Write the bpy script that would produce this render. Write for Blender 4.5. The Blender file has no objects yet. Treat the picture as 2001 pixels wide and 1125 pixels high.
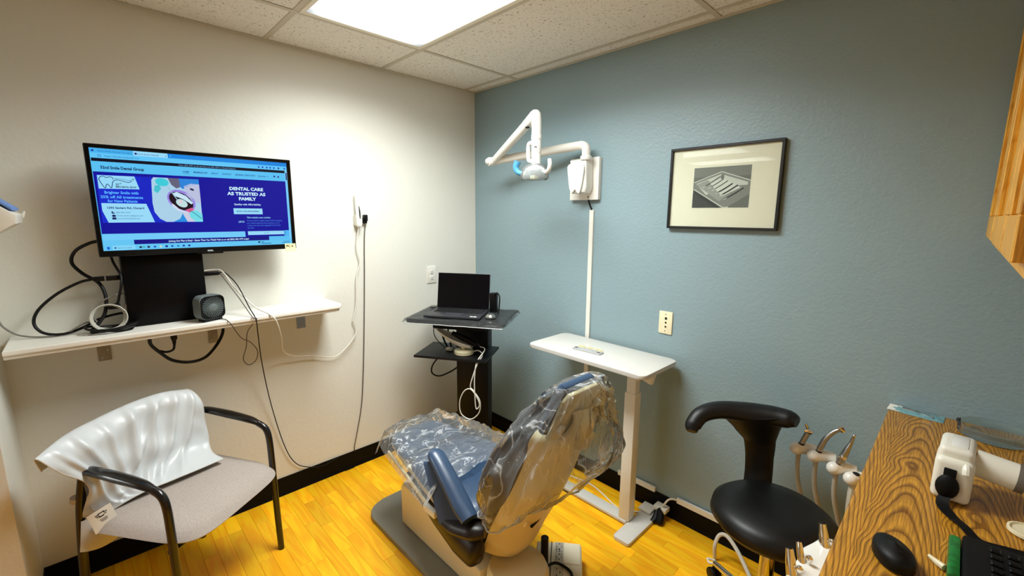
import bpy, bmesh, math, random
from mathutils import Vector, Matrix, Euler, noise
random.seed(7)
S = bpy.context.scene
COL = S.collection

# ------------------------------------------------------------------ camera
CAM_POS = Vector((-2.0422, -2.4813, 1.5507))
cam_d = bpy.data.cameras.new('camera')
cam_d.sensor_width = 36.0
cam_d.lens = 856.55 * 36.0 / 2001.0
cam_d.clip_start = 0.02
cam = bpy.data.objects.new('camera', cam_d)
COL.objects.link(cam)
yaw, pitch, roll = 0.77200, -0.16560, 0.00674
fw = Vector((math.sin(yaw) * math.cos(pitch), math.cos(yaw) * math.cos(pitch), math.sin(pitch)))
rt = fw.cross(Vector((0, 0, 1))).normalized()
up = rt.cross(fw)
rt, up = rt * math.cos(roll) + up * math.sin(roll), up * math.cos(roll) - rt * math.sin(roll)
cam.matrix_world = Matrix(((rt.x, up.x, -fw.x, CAM_POS.x), (rt.y, up.y, -fw.y, CAM_POS.y),
                           (rt.z, up.z, -fw.z, CAM_POS.z), (0, 0, 0, 1)))
S.camera = cam

# ------------------------------------------------------------------ world, light levels, exposure
w = bpy.data.worlds.new('world'); S.world = w; w.use_nodes = True
w.node_tree.nodes['Background'].inputs[0].default_value = (0.96, 1.0, 1.0, 1)
w.node_tree.nodes['Background'].inputs[1].default_value = 0.025
S.view_settings.view_transform = 'Standard'
S.view_settings.look = 'None'
S.view_settings.exposure = 0.03
S.view_settings.gamma = 1.0
S.view_settings.use_curve_mapping = False
LENS_GLOW = 7.0            # radiance of the prismatic lens itself
ROOM_LIGHT = 37.0          # watts thrown down by the tubes of the room's troffer
HALL_LIGHT = 19.0           # radiance of the two troffers in the hall beyond the opening
LIGHT_COL = (0.955, 1.0, 0.985)

# ------------------------------------------------------------------ helpers
def lin(c):
    return tuple(((v / 255.0) / 12.92 if v <= 10 else (((v / 255.0) + 0.055) / 1.055) ** 2.4) for v in c)

def mat(name, col, rough=0.5, metal=0.0, bump=None, var=None, spec=0.5, coat=0.0, rnd=0.0, trans=0.0, alpha=1.0):
    """procedural principled material; col is sRGB 0-255; bump=(scale,strength); var=(scale,amount)"""
    m = bpy.data.materials.new(name); m.use_nodes = True
    nt = m.node_tree; b = nt.nodes['Principled BSDF']
    c = lin(col) + (1,)
    b.inputs['Base Color'].default_value = c
    b.inputs['Roughness'].default_value = rough
    b.inputs['Metallic'].default_value = metal
    b.inputs['Specular IOR Level'].default_value = spec
    b.inputs['Coat Weight'].default_value = coat
    b.inputs['Transmission Weight'].default_value = trans
    b.inputs['Alpha'].default_value = alpha
    tc = nt.nodes.new('ShaderNodeTexCoord')
    if var or rnd:
        mx = nt.nodes.new('ShaderNodeMix'); mx.data_type = 'RGBA'; mx.blend_type = 'MULTIPLY'
        mx.inputs[0].default_value = 1.0
        mx.inputs[6].default_value = c
        nt.links.new(mx.outputs[2], b.inputs['Base Color'])
        src = None
        if var:
            n = nt.nodes.new('ShaderNodeTexNoise'); n.inputs['Scale'].default_value = var[0]
            n.inputs['Detail'].default_value = 5
            nt.links.new(tc.outputs['Object'], n.inputs['Vector'])
            mr = nt.nodes.new('ShaderNodeMapRange')
            mr.inputs['From Min'].default_value = 0.3; mr.inputs['From Max'].default_value = 0.7
            mr.inputs['To Min'].default_value = 1.0 - var[1]; mr.inputs['To Max'].default_value = 1.0 + var[1] * 0.5
            nt.links.new(n.outputs['Fac'], mr.inputs['Value']); src = mr.outputs['Result']
        if rnd:
            oi = nt.nodes.new('ShaderNodeObjectInfo')
            m2 = nt.nodes.new('ShaderNodeMapRange')
            m2.inputs['To Min'].default_value = 1.0 - rnd; m2.inputs['To Max'].default_value = 1.0 + rnd
            nt.links.new(oi.outputs['Random'], m2.inputs['Value'])
            if src:
                mm = nt.nodes.new('ShaderNodeMath'); mm.operation = 'MULTIPLY'
                nt.links.new(src, mm.inputs[0]); nt.links.new(m2.outputs['Result'], mm.inputs[1]); src = mm.outputs[0]
            else:
                src = m2.outputs['Result']
        nt.links.new(src, mx.inputs[7])
    if bump:
        n2 = nt.nodes.new('ShaderNodeTexNoise'); n2.inputs['Scale'].default_value = bump[0]
        n2.inputs['Detail'].default_value = 3
        nt.links.new(tc.outputs['Object'], n2.inputs['Vector'])
        bp = nt.nodes.new('ShaderNodeBump'); bp.inputs['Strength'].default_value = bump[1]
        bp.inputs['Distance'].default_value = 0.002
        nt.links.new(n2.outputs['Fac'], bp.inputs['Height']); nt.links.new(bp.outputs['Normal'], b.inputs['Normal'])
    return m

def emis(name, col, strength):
    m = bpy.data.materials.new(name); m.use_nodes = True
    nt = m.node_tree; nt.nodes.clear()
    o = nt.nodes.new('ShaderNodeOutputMaterial'); e = nt.nodes.new('ShaderNodeEmission')
    e.inputs[0].default_value = tuple(col) + (1,); e.inputs[1].default_value = strength
    nt.links.new(e.outputs[0], o.inputs[0]); return m

ORG = {}
def catmull(pts, k):
    P = [Vector(p) for p in pts]
    if k <= 1 or len(P) < 3: return P
    out = []
    for i in range(len(P) - 1):
        p0 = P[i - 1] if i else P[0] * 2 - P[1]
        p1, p2 = P[i], P[i + 1]
        p3 = P[i + 2] if i + 2 < len(P) else P[-1] * 2 - P[-2]
        for j in range(k):
            t = j / k
            out.append(0.5 * ((2 * p1) + (p2 - p0) * t + (2 * p0 - 5 * p1 + 4 * p2 - p3) * t * t + (3 * p1 - p0 - 3 * p2 + p3) * t ** 3))
    out.append(P[-1]); return out

def frame(d):
    d = Vector(d).normalized()
    a = Vector((0, 0, 1)) if abs(d.z) < 0.95 else Vector((1, 0, 0))
    x = a.cross(d).normalized(); return x, d.cross(x), d

class MB:
    def __init__(s): s.bm = bmesh.new(); s.col = None
    def _merge(s, b, M=None):
        me = bpy.data.meshes.new('t')
        if M is not None: bmesh.ops.transform(b, matrix=M, verts=b.verts)
        b.to_mesh(me); b.free(); s.bm.from_mesh(me); bpy.data.meshes.remove(me); return s
    def box(s, x0, x1, y0, y1, z0, z1, bev=0, seg=2, M=None):
        b = bmesh.new(); bmesh.ops.create_cube(b, size=1)
        for v in b.verts:
            v.co = Vector((x0 + (v.co.x + .5) * (x1 - x0), y0 + (v.co.y + .5) * (y1 - y0), z0 + (v.co.z + .5) * (z1 - z0)))
        if bev: bmesh.ops.bevel(b, geom=b.edges[:], offset=bev, segments=seg, profile=0.5, affect='EDGES')
        bmesh.ops.recalc_face_normals(b, faces=b.faces)
        return s._merge(b, M)
    def cyl(s, p0, p1, r0, r1=None, n=16, bev=0, M=None):
        p0, p1 = Vector(p0), Vector(p1); r1 = r0 if r1 is None else r1
        x, y, d = frame(p1 - p0); b = bmesh.new(); R0 = []; R1 = []
        for i in range(n):
            a = 2 * math.pi * i / n; o = x * math.cos(a) + y * math.sin(a)
            R0.append(b.verts.new(p0 + o * r0)); R1.append(b.verts.new(p1 + o * r1))
        for i in range(n): b.faces.new((R0[i], R0[(i + 1) % n], R1[(i + 1) % n], R1[i]))
        f0 = b.faces.new(R0[::-1]); f1 = b.faces.new(R1)
        if bev: bmesh.ops.bevel(b, geom=list(f0.edges) + list(f1.edges), offset=bev, segments=2, profile=.5, affect='EDGES')
        bmesh.ops.recalc_face_normals(b, faces=b.faces)
        return s._merge(b, M)
    def tube(s, pts, r, n=8, k=6, flat=None, M=None, closed=False):
        """sweep; r number or list per control point; flat=(a,b) scales the section along frame axes"""
        if closed: pts = list(pts) + [pts[0]]
        Q = catmull(pts, k); b = bmesh.new(); rings = []
        N = len(Q); m = len(pts) - 1
        px = None
        for i, q in enumerate(Q):
            d = (Q[min(i + 1, N - 1)] - Q[max(i - 1, 0)])
            if d.length < 1e-9: d = Vector((0, 0, 1))
            d.normalize()
            if px is None: x, y, _ = frame(d)
            else:
                x = (px - d * px.dot(d)).normalized(); y = d.cross(x)
            px = x
            if isinstance(r, (list, tuple)):
                t = i / max(N - 1, 1) * m; a = min(int(t), m - 1) if m else 0
                rr = r[a] + (r[min(a + 1, len(r) - 1)] - r[a]) * (t - a)
            else: rr = r
            fx, fy = flat if flat else (1, 1)
            rings.append([b.verts.new(q + x * (rr * fx * math.cos(2 * math.pi * j / n)) + y * (rr * fy * math.sin(2 * math.pi * j / n))) for j in range(n)])
        for i in range(N - 1):
            for j in range(n): b.faces.new((rings[i][j], rings[i][(j + 1) % n], rings[i + 1][(j + 1) % n], rings[i + 1][j]))
        b.faces.new(rings[0][::-1]); b.faces.new(rings[-1])
        bmesh.ops.recalc_face_normals(b, faces=b.faces)
        return s._merge(b, M)
    def lathe(s, prof, o, axis=(0, 0, 1), n=24, M=None, scale=(1, 1)):
        x, y, d = frame(axis); o = Vector(o); b = bmesh.new(); rings = []
        for r, h in prof:
            if r < 1e-6: rings.append([b.verts.new(o + d * h)])
            else: rings.append([b.verts.new(o + d * h + x * (r * scale[0] * math.cos(2 * math.pi * j / n)) + y * (r * scale[1] * math.sin(2 * math.pi * j / n))) for j in range(n)])
        for A, B in zip(rings, rings[1:]):
            for j in range(n):
                a0, a1 = A[j % len(A)], A[(j + 1) % len(A)]; b0, b1 = B[j % len(B)], B[(j + 1) % len(B)]
                vs = []
                for v in (a0, a1, b1, b0):
                    if v not in vs: vs.append(v)
                if len(vs) >= 3: b.faces.new(vs)
        for Rg, rev in ((rings[0], True), (rings[-1], False)):
            if len(Rg) > 2: b.faces.new(Rg[::-1] if rev else Rg)
        bmesh.ops.recalc_face_normals(b, faces=b.faces)
        return s._merge(b, M)
    def prism(s, pts, vec, bev=0, seg=2, M=None):
        """pts: 3D polygon, extruded by vec"""
        b = bmesh.new(); vec = Vector(vec)
        A = [b.verts.new(Vector(p)) for p in pts]; B = [b.verts.new(Vector(p) + vec) for p in pts]; n = len(A)
        f0 = b.faces.new(A); f1 = b.faces.new(B[::-1])
        for i in range(n): b.faces.new((A[i], B[i], B[(i + 1) % n], A[(i + 1) % n]))
        if bev: bmesh.ops.bevel(b, geom=list(f0.edges) + list(f1.edges), offset=bev, segments=seg, profile=.5, affect='EDGES')
        bmesh.ops.recalc_face_normals(b, faces=b.faces)
        return s._merge(b, M)
    def ball(s, c, r, n=16, M=None):
        if not isinstance(r, (tuple, list)): r = (r, r, r)
        b = bmesh.new(); bmesh.ops.create_uvsphere(b, u_segments=n, v_segments=max(6, n // 2), radius=1)
        for v in b.verts: v.co = Vector((c[0] + v.co.x * r[0], c[1] + v.co.y * r[1], c[2] + v.co.z * r[2]))
        return s._merge(b, M)
    def grid(s, fn, nu, nv, thick=0.0, M=None):
        b = bmesh.new(); V = [[b.verts.new(Vector(fn(i / nu, j / nv))) for j in range(nv + 1)] for i in range(nu + 1)]
        for i in range(nu):
            for j in range(nv): b.faces.new((V[i][j], V[i + 1][j], V[i + 1][j + 1], V[i][j + 1]))
        bmesh.ops.recalc_face_normals(b, faces=b.faces)
        if thick:
            b.normal_update(); V2 = [[b.verts.new(v.co + v.normal * thick) for v in row] for row in V]
            for i in range(nu):
                for j in range(nv): b.faces.new((V2[i][j], V2[i][j + 1], V2[i + 1][j + 1], V2[i + 1][j]))
            for i in range(nu):
                for j in (0, nv): b.faces.new((V[i][j], V[i + 1][j], V2[i + 1][j], V2[i][j]))
            for j in range(nv):
                for i in (0, nu): b.faces.new((V[i][j], V[i][j + 1], V2[i][j + 1], V2[i][j]))
            bmesh.ops.recalc_face_normals(b, faces=b.faces)
        return s._merge(b, M)
    def build(s, name, m, parent=None, world=True, smooth=True, ang=35):
        bm = s.bm
        if smooth:
            ca = math.radians(ang)
            for f in bm.faces: f.smooth = True
            for e in bm.edges:
                if len(e.link_faces) == 2 and e.calc_face_angle(0) > ca: e.smooth = False
        me = bpy.data.meshes.new(name)
        if parent is None:
            xs = [v.co for v in bm.verts]
            o = Vector(((min(c.x for c in xs) + max(c.x for c in xs)) / 2, (min(c.y for c in xs) + max(c.y for c in xs)) / 2, min(c.z for c in xs)))
        elif world and ORG.get(parent.name) is not None: o = ORG[parent.name]
        else: o = Vector((0, 0, 0))
        bmesh.ops.translate(bm, verts=bm.verts, vec=-o)
        bm.to_mesh(me); bm.free()
        ob = bpy.data.objects.new(name, me); COL.objects.link(ob)
        if m is not None: me.materials.append(m)
        if parent is None: ob.location = o; ORG[ob.name] = o.copy()
        else: ob.parent = parent; ORG[ob.name] = ORG.get(parent.name)
        return ob

def tag(o, label, cat, group=None):
    o['label'] = label; o['category'] = cat
    if group: o['group'] = group
    return o
def thing(name, label, cat, loc=(0, 0, 0), rotz=0.0, group=None):
    o = bpy.data.objects.new(name, None); COL.objects.link(o); o.empty_display_size = 0.05
    o.location = loc; o.rotation_euler = (0, 0, rotz)
    ORG[o.name] = None if rotz else Vector(loc)
    return tag(o, label, cat, group)
def struct(o): o['kind'] = 'structure'; return o
def share(src, name, parent, loc=(0, 0, 0), rot=None, scale=None):
    o = bpy.data.objects.new(name, src.data); COL.objects.link(o); o.parent = parent; o.location = loc
    if rot: o.rotation_euler = rot
    if scale: o.scale = scale
    return o
def rrect(w, h, r, n=5):
    out = []
    for cx, cy, a0 in ((w / 2 - r, h / 2 - r, 0), (-w / 2 + r, h / 2 - r, 90), (-w / 2 + r, -h / 2 + r, 180), (w / 2 - r, -h / 2 + r, 270)):
        for i in range(n + 1):
            a = math.radians(a0 + 90 * i / n); out.append((cx + r * math.cos(a), cy + r * math.sin(a)))
    return out
def TM(loc, rot=(0, 0, 0)): return Matrix.Translation(Vector(loc)) @ Euler(rot).to_matrix().to_4x4()

def text_polys(txt, size, bold=0.0, align='CENTER', width=None):
    """flat lettering as (verts, faces) in the xy plane, centred vertically on the cap height"""
    cu = bpy.data.curves.new('txt', 'FONT'); cu.body = txt; cu.size = size; cu.align_x = align
    cu.offset = bold; cu.resolution_u = 2
    ob = bpy.data.objects.new('txt', cu); COL.objects.link(ob)
    dg = bpy.context.evaluated_depsgraph_get(); dg.update()
    me = bpy.data.meshes.new_from_object(ob.evaluated_get(dg))
    vs = [v.co.copy() for v in me.vertices]; fs = [tuple(p.vertices) for p in me.polygons]
    bpy.data.objects.remove(ob); bpy.data.curves.remove(cu); bpy.data.meshes.remove(me)
    if vs:
        x0 = min(v.x for v in vs); x1 = max(v.x for v in vs)
        sx = (width / (x1 - x0)) if width and x1 > x0 else 1.0
        for v in vs: v.x *= sx; v.y -= size * 0.35
    return vs, fs

class Print:
    """flat print made of coloured polygons, laid out in mm (x right, y down) on a plane"""
    def __init__(s, o, ax, ay, an): s.o, s.ax, s.ay, s.an = Vector(o), Vector(ax), Vector(ay), Vector(an); s.v = []; s.f = []; s.c = []
    def pt(s, x, y, l): return s.o + s.ax * (x / 1000) + s.ay * (y / 1000) + s.an * (l * 0.00012)
    def poly(s, pts, col, l=1):
        i = len(s.v); s.v += [s.pt(x, y, l) for x, y in pts]; s.f.append(tuple(range(i, i + len(pts)))); s.c.append(lin(col)); return s
    def rect(s, x0, y0, x1, y1, col, l=1): return s.poly([(x0, y0), (x1, y0), (x1, y1), (x0, y1)], col, l)
    def ell(s, cx, cy, rx, ry, col, l=1, a=0, n=20, t0=0, t1=360):
        a = math.radians(a); P = []
        for i in range(n + (0 if t1 - t0 == 360 else 1)):
            t = math.radians(t0 + (t1 - t0) * i / n); x, y = rx * math.cos(t), ry * math.sin(t)
            P.append((cx + x * math.cos(a) - y * math.sin(a), cy + x * math.sin(a) + y * math.cos(a)))
        return s.poly(P, col, l)
    def line(s, pts, wd, col, l=1, k=5):
        Q = catmull([(p[0], p[1], 0) for p in pts], k)
        for a, b in zip(Q, Q[1:]):
            d = (b - a)
            if d.length < 1e-6: continue
            d.normalize(); nrm = Vector((-d.y, d.x, 0)) * wd / 2; e = d * wd * 0.2
            s.poly([tuple((a - e + nrm)[:2]), tuple((b + e + nrm)[:2]), tuple((b + e - nrm)[:2]), tuple((a - e - nrm)[:2])], col, l)
        return s
    def text(s, txt, x, y, size, col, l=2, bold=0.0, align='CENTER', width=None):
        vs, fs = text_polys(txt, size, bold, align, width); i = len(s.v)
        s.v += [s.pt(x + v.x, y - v.y, l) for v in vs]
        for f in fs: s.f.append(tuple(j + i for j in f)); s.c.append(lin(col))
        return s
    def build(s, name, m, parent):
        o = ORG.get(parent.name) or Vector((0, 0, 0))
        me = bpy.data.meshes.new(name); me.from_pydata([v - o for v in s.v], [], s.f)
        at = me.color_attributes.new('ink', 'FLOAT_COLOR', 'CORNER')
        li = 0
        for p, c in zip(me.polygons, s.c):
            for _ in p.vertices: at.data[li].color = tuple(c) + (1,); li += 1
        me.materials.append(m); ob = bpy.data.objects.new(name, me); COL.objects.link(ob); ob.parent = parent
        ORG[ob.name] = ORG.get(parent.name); return ob

def ink_mat(name, emit=0.0, rough=0.5):
    m = bpy.data.materials.new(name); m.use_nodes = True; nt = m.node_tree; b = nt.nodes['Principled BSDF']
    a = nt.nodes.new('ShaderNodeAttribute'); a.attribute_name = 'ink'
    b.inputs['Roughness'].default_value = rough
    if emit:
        b.inputs['Base Color'].default_value = (0.004, 0.004, 0.006, 1); b.inputs['Specular IOR Level'].default_value = .15
        nt.links.new(a.outputs['Color'], b.inputs['Emission Color']); b.inputs['Emission Strength'].default_value = emit
    else: nt.links.new(a.outputs['Color'], b.inputs['Base Color'])
    return m

# shared materials
M = {}
M['white_plastic'] = mat('white_plastic', (228, 226, 216), 0.35, var=(6, .04))
M['white_gloss'] = mat('white_gloss', (236, 236, 230), 0.2, coat=.3, var=(5, .03))
M['ivory'] = mat('ivory_plastic', (236, 226, 190), 0.4, var=(8, .04))
M['black'] = mat('black_plastic', (7, 7, 9), 0.4, var=(12, .2), spec=.25)
M['black_gloss'] = mat('black_gloss', (5, 5, 7), 0.15, spec=.3, var=(12, .2))
M['black_matte'] = mat('black_matte', (8, 8, 9), 0.6, bump=(300, .15), var=(20, .2), spec=.2)
M['black_rubber'] = mat('black_rubber', (8, 7, 7), 0.5, var=(30, .2), spec=.25)
M['grey_cable'] = mat('grey_cable', (120, 116, 108), 0.5, var=(30, .1))
M['white_cable'] = mat('white_cable', (225, 222, 212), 0.45, var=(30, .05))
M['brown_cable'] = mat('brown_cable', (70, 56, 46), 0.5, var=(30, .1))
M['chrome'] = mat('chrome', (225, 222, 215), 0.08, 1.0, var=(10, .05))
M['steel'] = mat('steel', (165, 165, 162), 0.3, 1.0, var=(40, .1))
M['dark_steel'] = mat('dark_steel', (60, 58, 56), 0.35, 0.9, var=(40, .15))
M['dark_slot'] = mat('dark_slot', (12, 11, 10), 0.8, var=(20, .1))
M['paper'] = mat('paper', (235, 232, 222), 0.8, var=(20, .03))
# ------------------------------------------------------------------ room shell
H = 2.3766; XW = -2.31; YW = -3.0
def paint(name, col, rough, bscale, bstr, var, dist=0.0015):
    m = mat(name, col, rough, var=var)
    nt = m.node_tree; b = nt.nodes['Principled BSDF']; tc = nt.nodes.new('ShaderNodeTexCoord')
    n = nt.nodes.new('ShaderNodeTexNoise'); n.inputs['Scale'].default_value = bscale; n.inputs['Detail'].default_value = 2.5
    n2 = nt.nodes.new('ShaderNodeTexVoronoi'); n2.inputs['Scale'].default_value = bscale * .55; n2.feature = 'SMOOTH_F1'
    nt.links.new(tc.outputs['Object'], n.inputs['Vector']); nt.links.new(tc.outputs['Object'], n2.inputs['Vector'])
    ad = nt.nodes.new('ShaderNodeMath'); ad.operation = 'ADD'
    nt.links.new(n.outputs['Fac'], ad.inputs[0]); nt.links.new(n2.outputs['Distance'], ad.inputs[1])
    bp = nt.nodes.new('ShaderNodeBump'); bp.inputs['Strength'].default_value = bstr; bp.inputs['Distance'].default_value = dist
    nt.links.new(ad.outputs[0], bp.inputs['Height']); nt.links.new(bp.outputs['Normal'], b.inputs['Normal']); return m
M['cream_wall'] = paint('cream_wall_paint', (222, 221, 211), 0.55, 90, .35, (1.5, .03))
M['blue_wall'] = paint('blue_wall_paint', (138, 161, 168), 0.42, 150, .55, (1.5, .05), .0014)
M['base_black'] = mat('black_cove_base', (6, 5, 5), 0.5, var=(5, .2), spec=.12)
M['tile'] = None
def tile_mat():
    m = mat('ceiling_tile', (234, 232, 224), 0.9)
    nt = m.node_tree; b = nt.nodes['Principled BSDF']; tc = nt.nodes.new('ShaderNodeTexCoord')
    mp = nt.nodes.new('ShaderNodeMapping'); mp.inputs['Scale'].default_value = (1, 1.0, 1)
    n = nt.nodes.new('ShaderNodeTexNoise'); n.inputs['Scale'].default_value = 95; n.inputs['Detail'].default_value = 2; n.inputs['Distortion'].default_value = 1.2
    r = nt.nodes.new('ShaderNodeValToRGB'); r.color_ramp.elements[0].position = .30; r.color_ramp.elements[1].position = .40
    r.color_ramp.elements[0].color = lin((158, 150, 130)) + (1,); r.color_ramp.elements[1].color = lin((240, 238, 230)) + (1,)
    nt.links.new(tc.outputs['Object'], mp.inputs['Vector']); nt.links.new(mp.outputs['Vector'], n.inputs['Vector'])
    nt.links.new(n.outputs['Fac'], r.inputs['Fac']); nt.links.new(r.outputs['Color'], b.inputs['Base Color'])
    bp = nt.nodes.new('ShaderNodeBump'); bp.inputs['Strength'].default_value = .5; bp.inputs['Distance'].default_value = .002
    nt.links.new(r.outputs['Color'], bp.inputs['Height']); nt.links.new(bp.outputs['Normal'], b.inputs['Normal']); return m
M['tile'] = tile_mat()
M['tee'] = mat('ceiling_tee', (206, 200, 182), 0.5, var=(4, .05))

def plank_mat():
    m = bpy.data.materials.new('laminate_strip'); m.use_nodes = True; nt = m.node_tree; b = nt.nodes['Principled BSDF']
    tc = nt.nodes.new('ShaderNodeTexCoord'); oi = nt.nodes.new('ShaderNodeObjectInfo')
    mp = nt.nodes.new('ShaderNodeMapping'); mp.inputs['Scale'].default_value = (13, 1.6, 1)
    cb = nt.nodes.new('ShaderNodeCombineXYZ'); mu = nt.nodes.new('ShaderNodeMath'); mu.operation = 'MULTIPLY'; mu.inputs[1].default_value = 37
    nt.links.new(oi.outputs['Random'], mu.inputs[0])
    for i in (0, 1, 2): nt.links.new(mu.outputs[0], cb.inputs[i])
    nt.links.new(cb.outputs[0], mp.inputs['Location']); nt.links.new(tc.outputs['Object'], mp.inputs['Vector'])
    n = nt.nodes.new('ShaderNodeTexNoise'); n.inputs['Scale'].default_value = 1.0; n.inputs['Detail'].default_value = 2
    nt.links.new(mp.outputs[0], n.inputs['Vector'])
    m1 = nt.nodes.new('ShaderNodeMath'); m1.operation = 'MULTIPLY'; m1.inputs[1].default_value = 34
    nt.links.new(n.outputs['Fac'], m1.inputs[0])
    sn = nt.nodes.new('ShaderNodeMath'); sn.operation = 'SINE'; nt.links.new(m1.outputs[0], sn.inputs[0])
    mp2 = nt.nodes.new('ShaderNodeMapping'); mp2.inputs['Scale'].default_value = (300, 14, 1); nt.links.new(tc.outputs['Object'], mp2.inputs['Vector'])
    nt.links.new(cb.outputs[0], mp2.inputs['Location'])
    n2 = nt.nodes.new('ShaderNodeTexNoise'); n2.inputs['Scale'].default_value = 1.0; n2.inputs['Detail'].default_value = 4; nt.links.new(mp2.outputs[0], n2.inputs['Vector'])
    r = nt.nodes.new('ShaderNodeValToRGB')
    r.color_ramp.elements[0].color = lin((246, 160, 6)) + (1,); r.color_ramp.elements[1].color = lin((255, 200, 26)) + (1,)
    a = nt.nodes.new('ShaderNodeMath'); a.operation = 'MULTIPLY_ADD'; a.inputs[1].default_value = .28; a.inputs[2].default_value = .3
    nt.links.new(sn.outputs[0], a.inputs[0])
    a2 = nt.nodes.new('ShaderNodeMath'); a2.operation = 'MULTIPLY_ADD'; a2.inputs[1].default_value = .5
    nt.links.new(n2.outputs['Fac'], a2.inputs[0]); nt.links.new(a.outputs[0], a2.inputs[2])
    nt.links.new(a2.outputs[0], r.inputs['Fac'])
    hs = nt.nodes.new('ShaderNodeHueSaturation'); mr = nt.nodes.new('ShaderNodeMapRange')
    mr.inputs['To Min'].default_value = .78; mr.inputs['To Max'].default_value = 1.08
    nt.links.new(oi.outputs['Random'], mr.inputs['Value']); nt.links.new(mr.outputs[0], hs.inputs['Value'])
    nt.links.new(r.outputs['Color'], hs.inputs['Color']); nt.links.new(hs.outputs['Color'], b.inputs['Base Color'])
    b.inputs['Roughness'].default_value = .42; b.inputs['Specular IOR Level'].default_value = .35
    return m
M['plank'] = plank_mat()
M['hall_floor'] = mat('hall_floor', (200, 150, 70), .5, var=(4, .1))

floor = struct(MB().box(-6.2, .1, -4.25, 2.2, -.06, -.004).build('floor', mat('floor_joint', (196, 124, 16), .6, var=(9, .1))))
floor_planks = []
PW = .0585
protos = {}
rp = random.Random(3)
nx = int(math.ceil(-XW / PW))
for i in range(nx):
    x1 = -i * PW; x0 = max(x1 - PW, XW)
    y = 0.0 + rp.uniform(.0, .3)
    while y > -2.46:
        L = rp.choice((.24, .30, .36, .42, .48))
        y1 = min(y, 0.0); y0 = max(y - L, -2.5)
        if y1 - y0 > .02:
            key = (round(x1 - x0, 4), round(y1 - y0, 4))
            if key not in protos:
                g = .0003
                me_ob = MB().box(-(x1 - x0) / 2 + g, (x1 - x0) / 2 - g, -(y1 - y0) / 2 + g, (y1 - y0) / 2 - g, -.004, 0, bev=.0006, seg=1).build('plank', M['plank'], floor, world=False, smooth=False)
                protos[key] = me_ob; pk = me_ob
            else:
                pk = share(protos[key], 'plank', floor)
            pk.location = Vector(((x0 + x1) / 2, (y0 + y1) / 2, 0)) - floor.location
        y = y0 if y0 > -2.46 else -9
wall_back = struct(MB().box(XW - .12, 0.0, 0.0, .12, 0, 2.6).build('wall_back', M['cream_wall']))
wall_right = struct(MB().box(0.0, .12, YW - .12, .12, 0, 2.6).build('wall_right', M['blue_wall']))
wf = MB(); wf.box(-1.75, 0.0, YW - .12, YW, 0, 2.6); wf.box(-1.75, -1.63, -4.2, YW - .12, 0, 2.6); wf.box(-6.32, -1.63, -4.32, -4.2, 0, 2.6)
wall_front = struct(wf.build('wall_front', M['cream_wall']))
# the side wall by the guest chair is a short return with an open passage and a header towards the hall
lw = MB(); lw.box(XW - .12, XW, -.39, 0, 0, 2.6); lw.box(XW - .12, XW, -3.0, -.39, 2.2, 2.6); lw.box(XW - .12, XW, -3.0, -2.42, 0, 2.2)
wall_left = struct(lw.build('wall_left', M['cream_wall']))
hl = MB(); hl.box(-6.32, -6.2, -4.2, 2.2, 0, 2.6); hl.box(-6.2, XW - .12, 2.08, 2.2, 0, 2.6)
struct(hl.build('wall_hall', M['cream_wall']))
hc = MB(); hc.box(-6.2, XW - .12, -3.0, 2.1, H, H + .03); hc.box(-6.2, -1.63, -4.22, -3.0, H, H + .03)
struct(hc.build('ceiling_hall', mat('hall_ceiling', (225, 220, 205), .9, var=(60, .08))))

ceiling = struct(MB().box(XW, 0, YW, 0, H + .012, H + .05).build('ceiling', mat('ceiling_void', (120, 115, 105), .9, var=(5, .1))))
TX = [0.0, -.0922, -.7018, -1.3114, -1.9210, XW]; TY = [0.0, -.4266, -1.6458, -2.865, YW]
T = .024
for i in range(5):
    for j in range(4):
        if i == 2 and j == 1: continue
        x1, x0, y1, y0 = TX[i], TX[i + 1], TY[j], TY[j + 1]
        g = .0085
        MB().box(x0 + g, x1 - g, y0 + g, y1 - g, H + .001, H + .012, bev=.004, seg=1).build('ceiling_tile', M['tile'], ceiling, smooth=False)
def tee(x0, x1, y0, y1, dz=0.0):
    t = MB(); t.box(x0, x1, y0, y1, H - .0012 - dz, H + .0006 - dz)
    t.build('ceiling_tee', M['tee'], ceiling, smooth=False)
for x in TX[1:-1]: tee(x - T / 2, x + T / 2, YW, -.022)
for y in TY[1:-1]: tee(XW + .022, -.022, y - T / 2, y + T / 2, .0006)
tee(XW, 0, -.022, 0, .001); tee(-.022, 0, YW, -.022, .001); tee(XW, XW + .022, YW, -.022, .001)

# cove base along the walls, each with its toe
def cove(name, poly, vec, mm):
    return struct(MB().prism(poly, vec).build(name, mm, smooth=False))
bb = .1016
prof = [(0, 0), (.014, 0), (.009, .012), (.006, .022), (.006, bb), (0, bb)]
cove('baseboard_back', [(XW, -a, z) for a, z in prof], (-XW, 0, 0), M['base_black'])
cove('baseboard_right', [(-a, -2.37, z) for a, z in prof], (0, 2.364, 0), M['base_black'])
cove('baseboard_left', [(XW + a, -.39, z) for a, z in prof], (0, .38, 0), M['base_black'])

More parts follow.
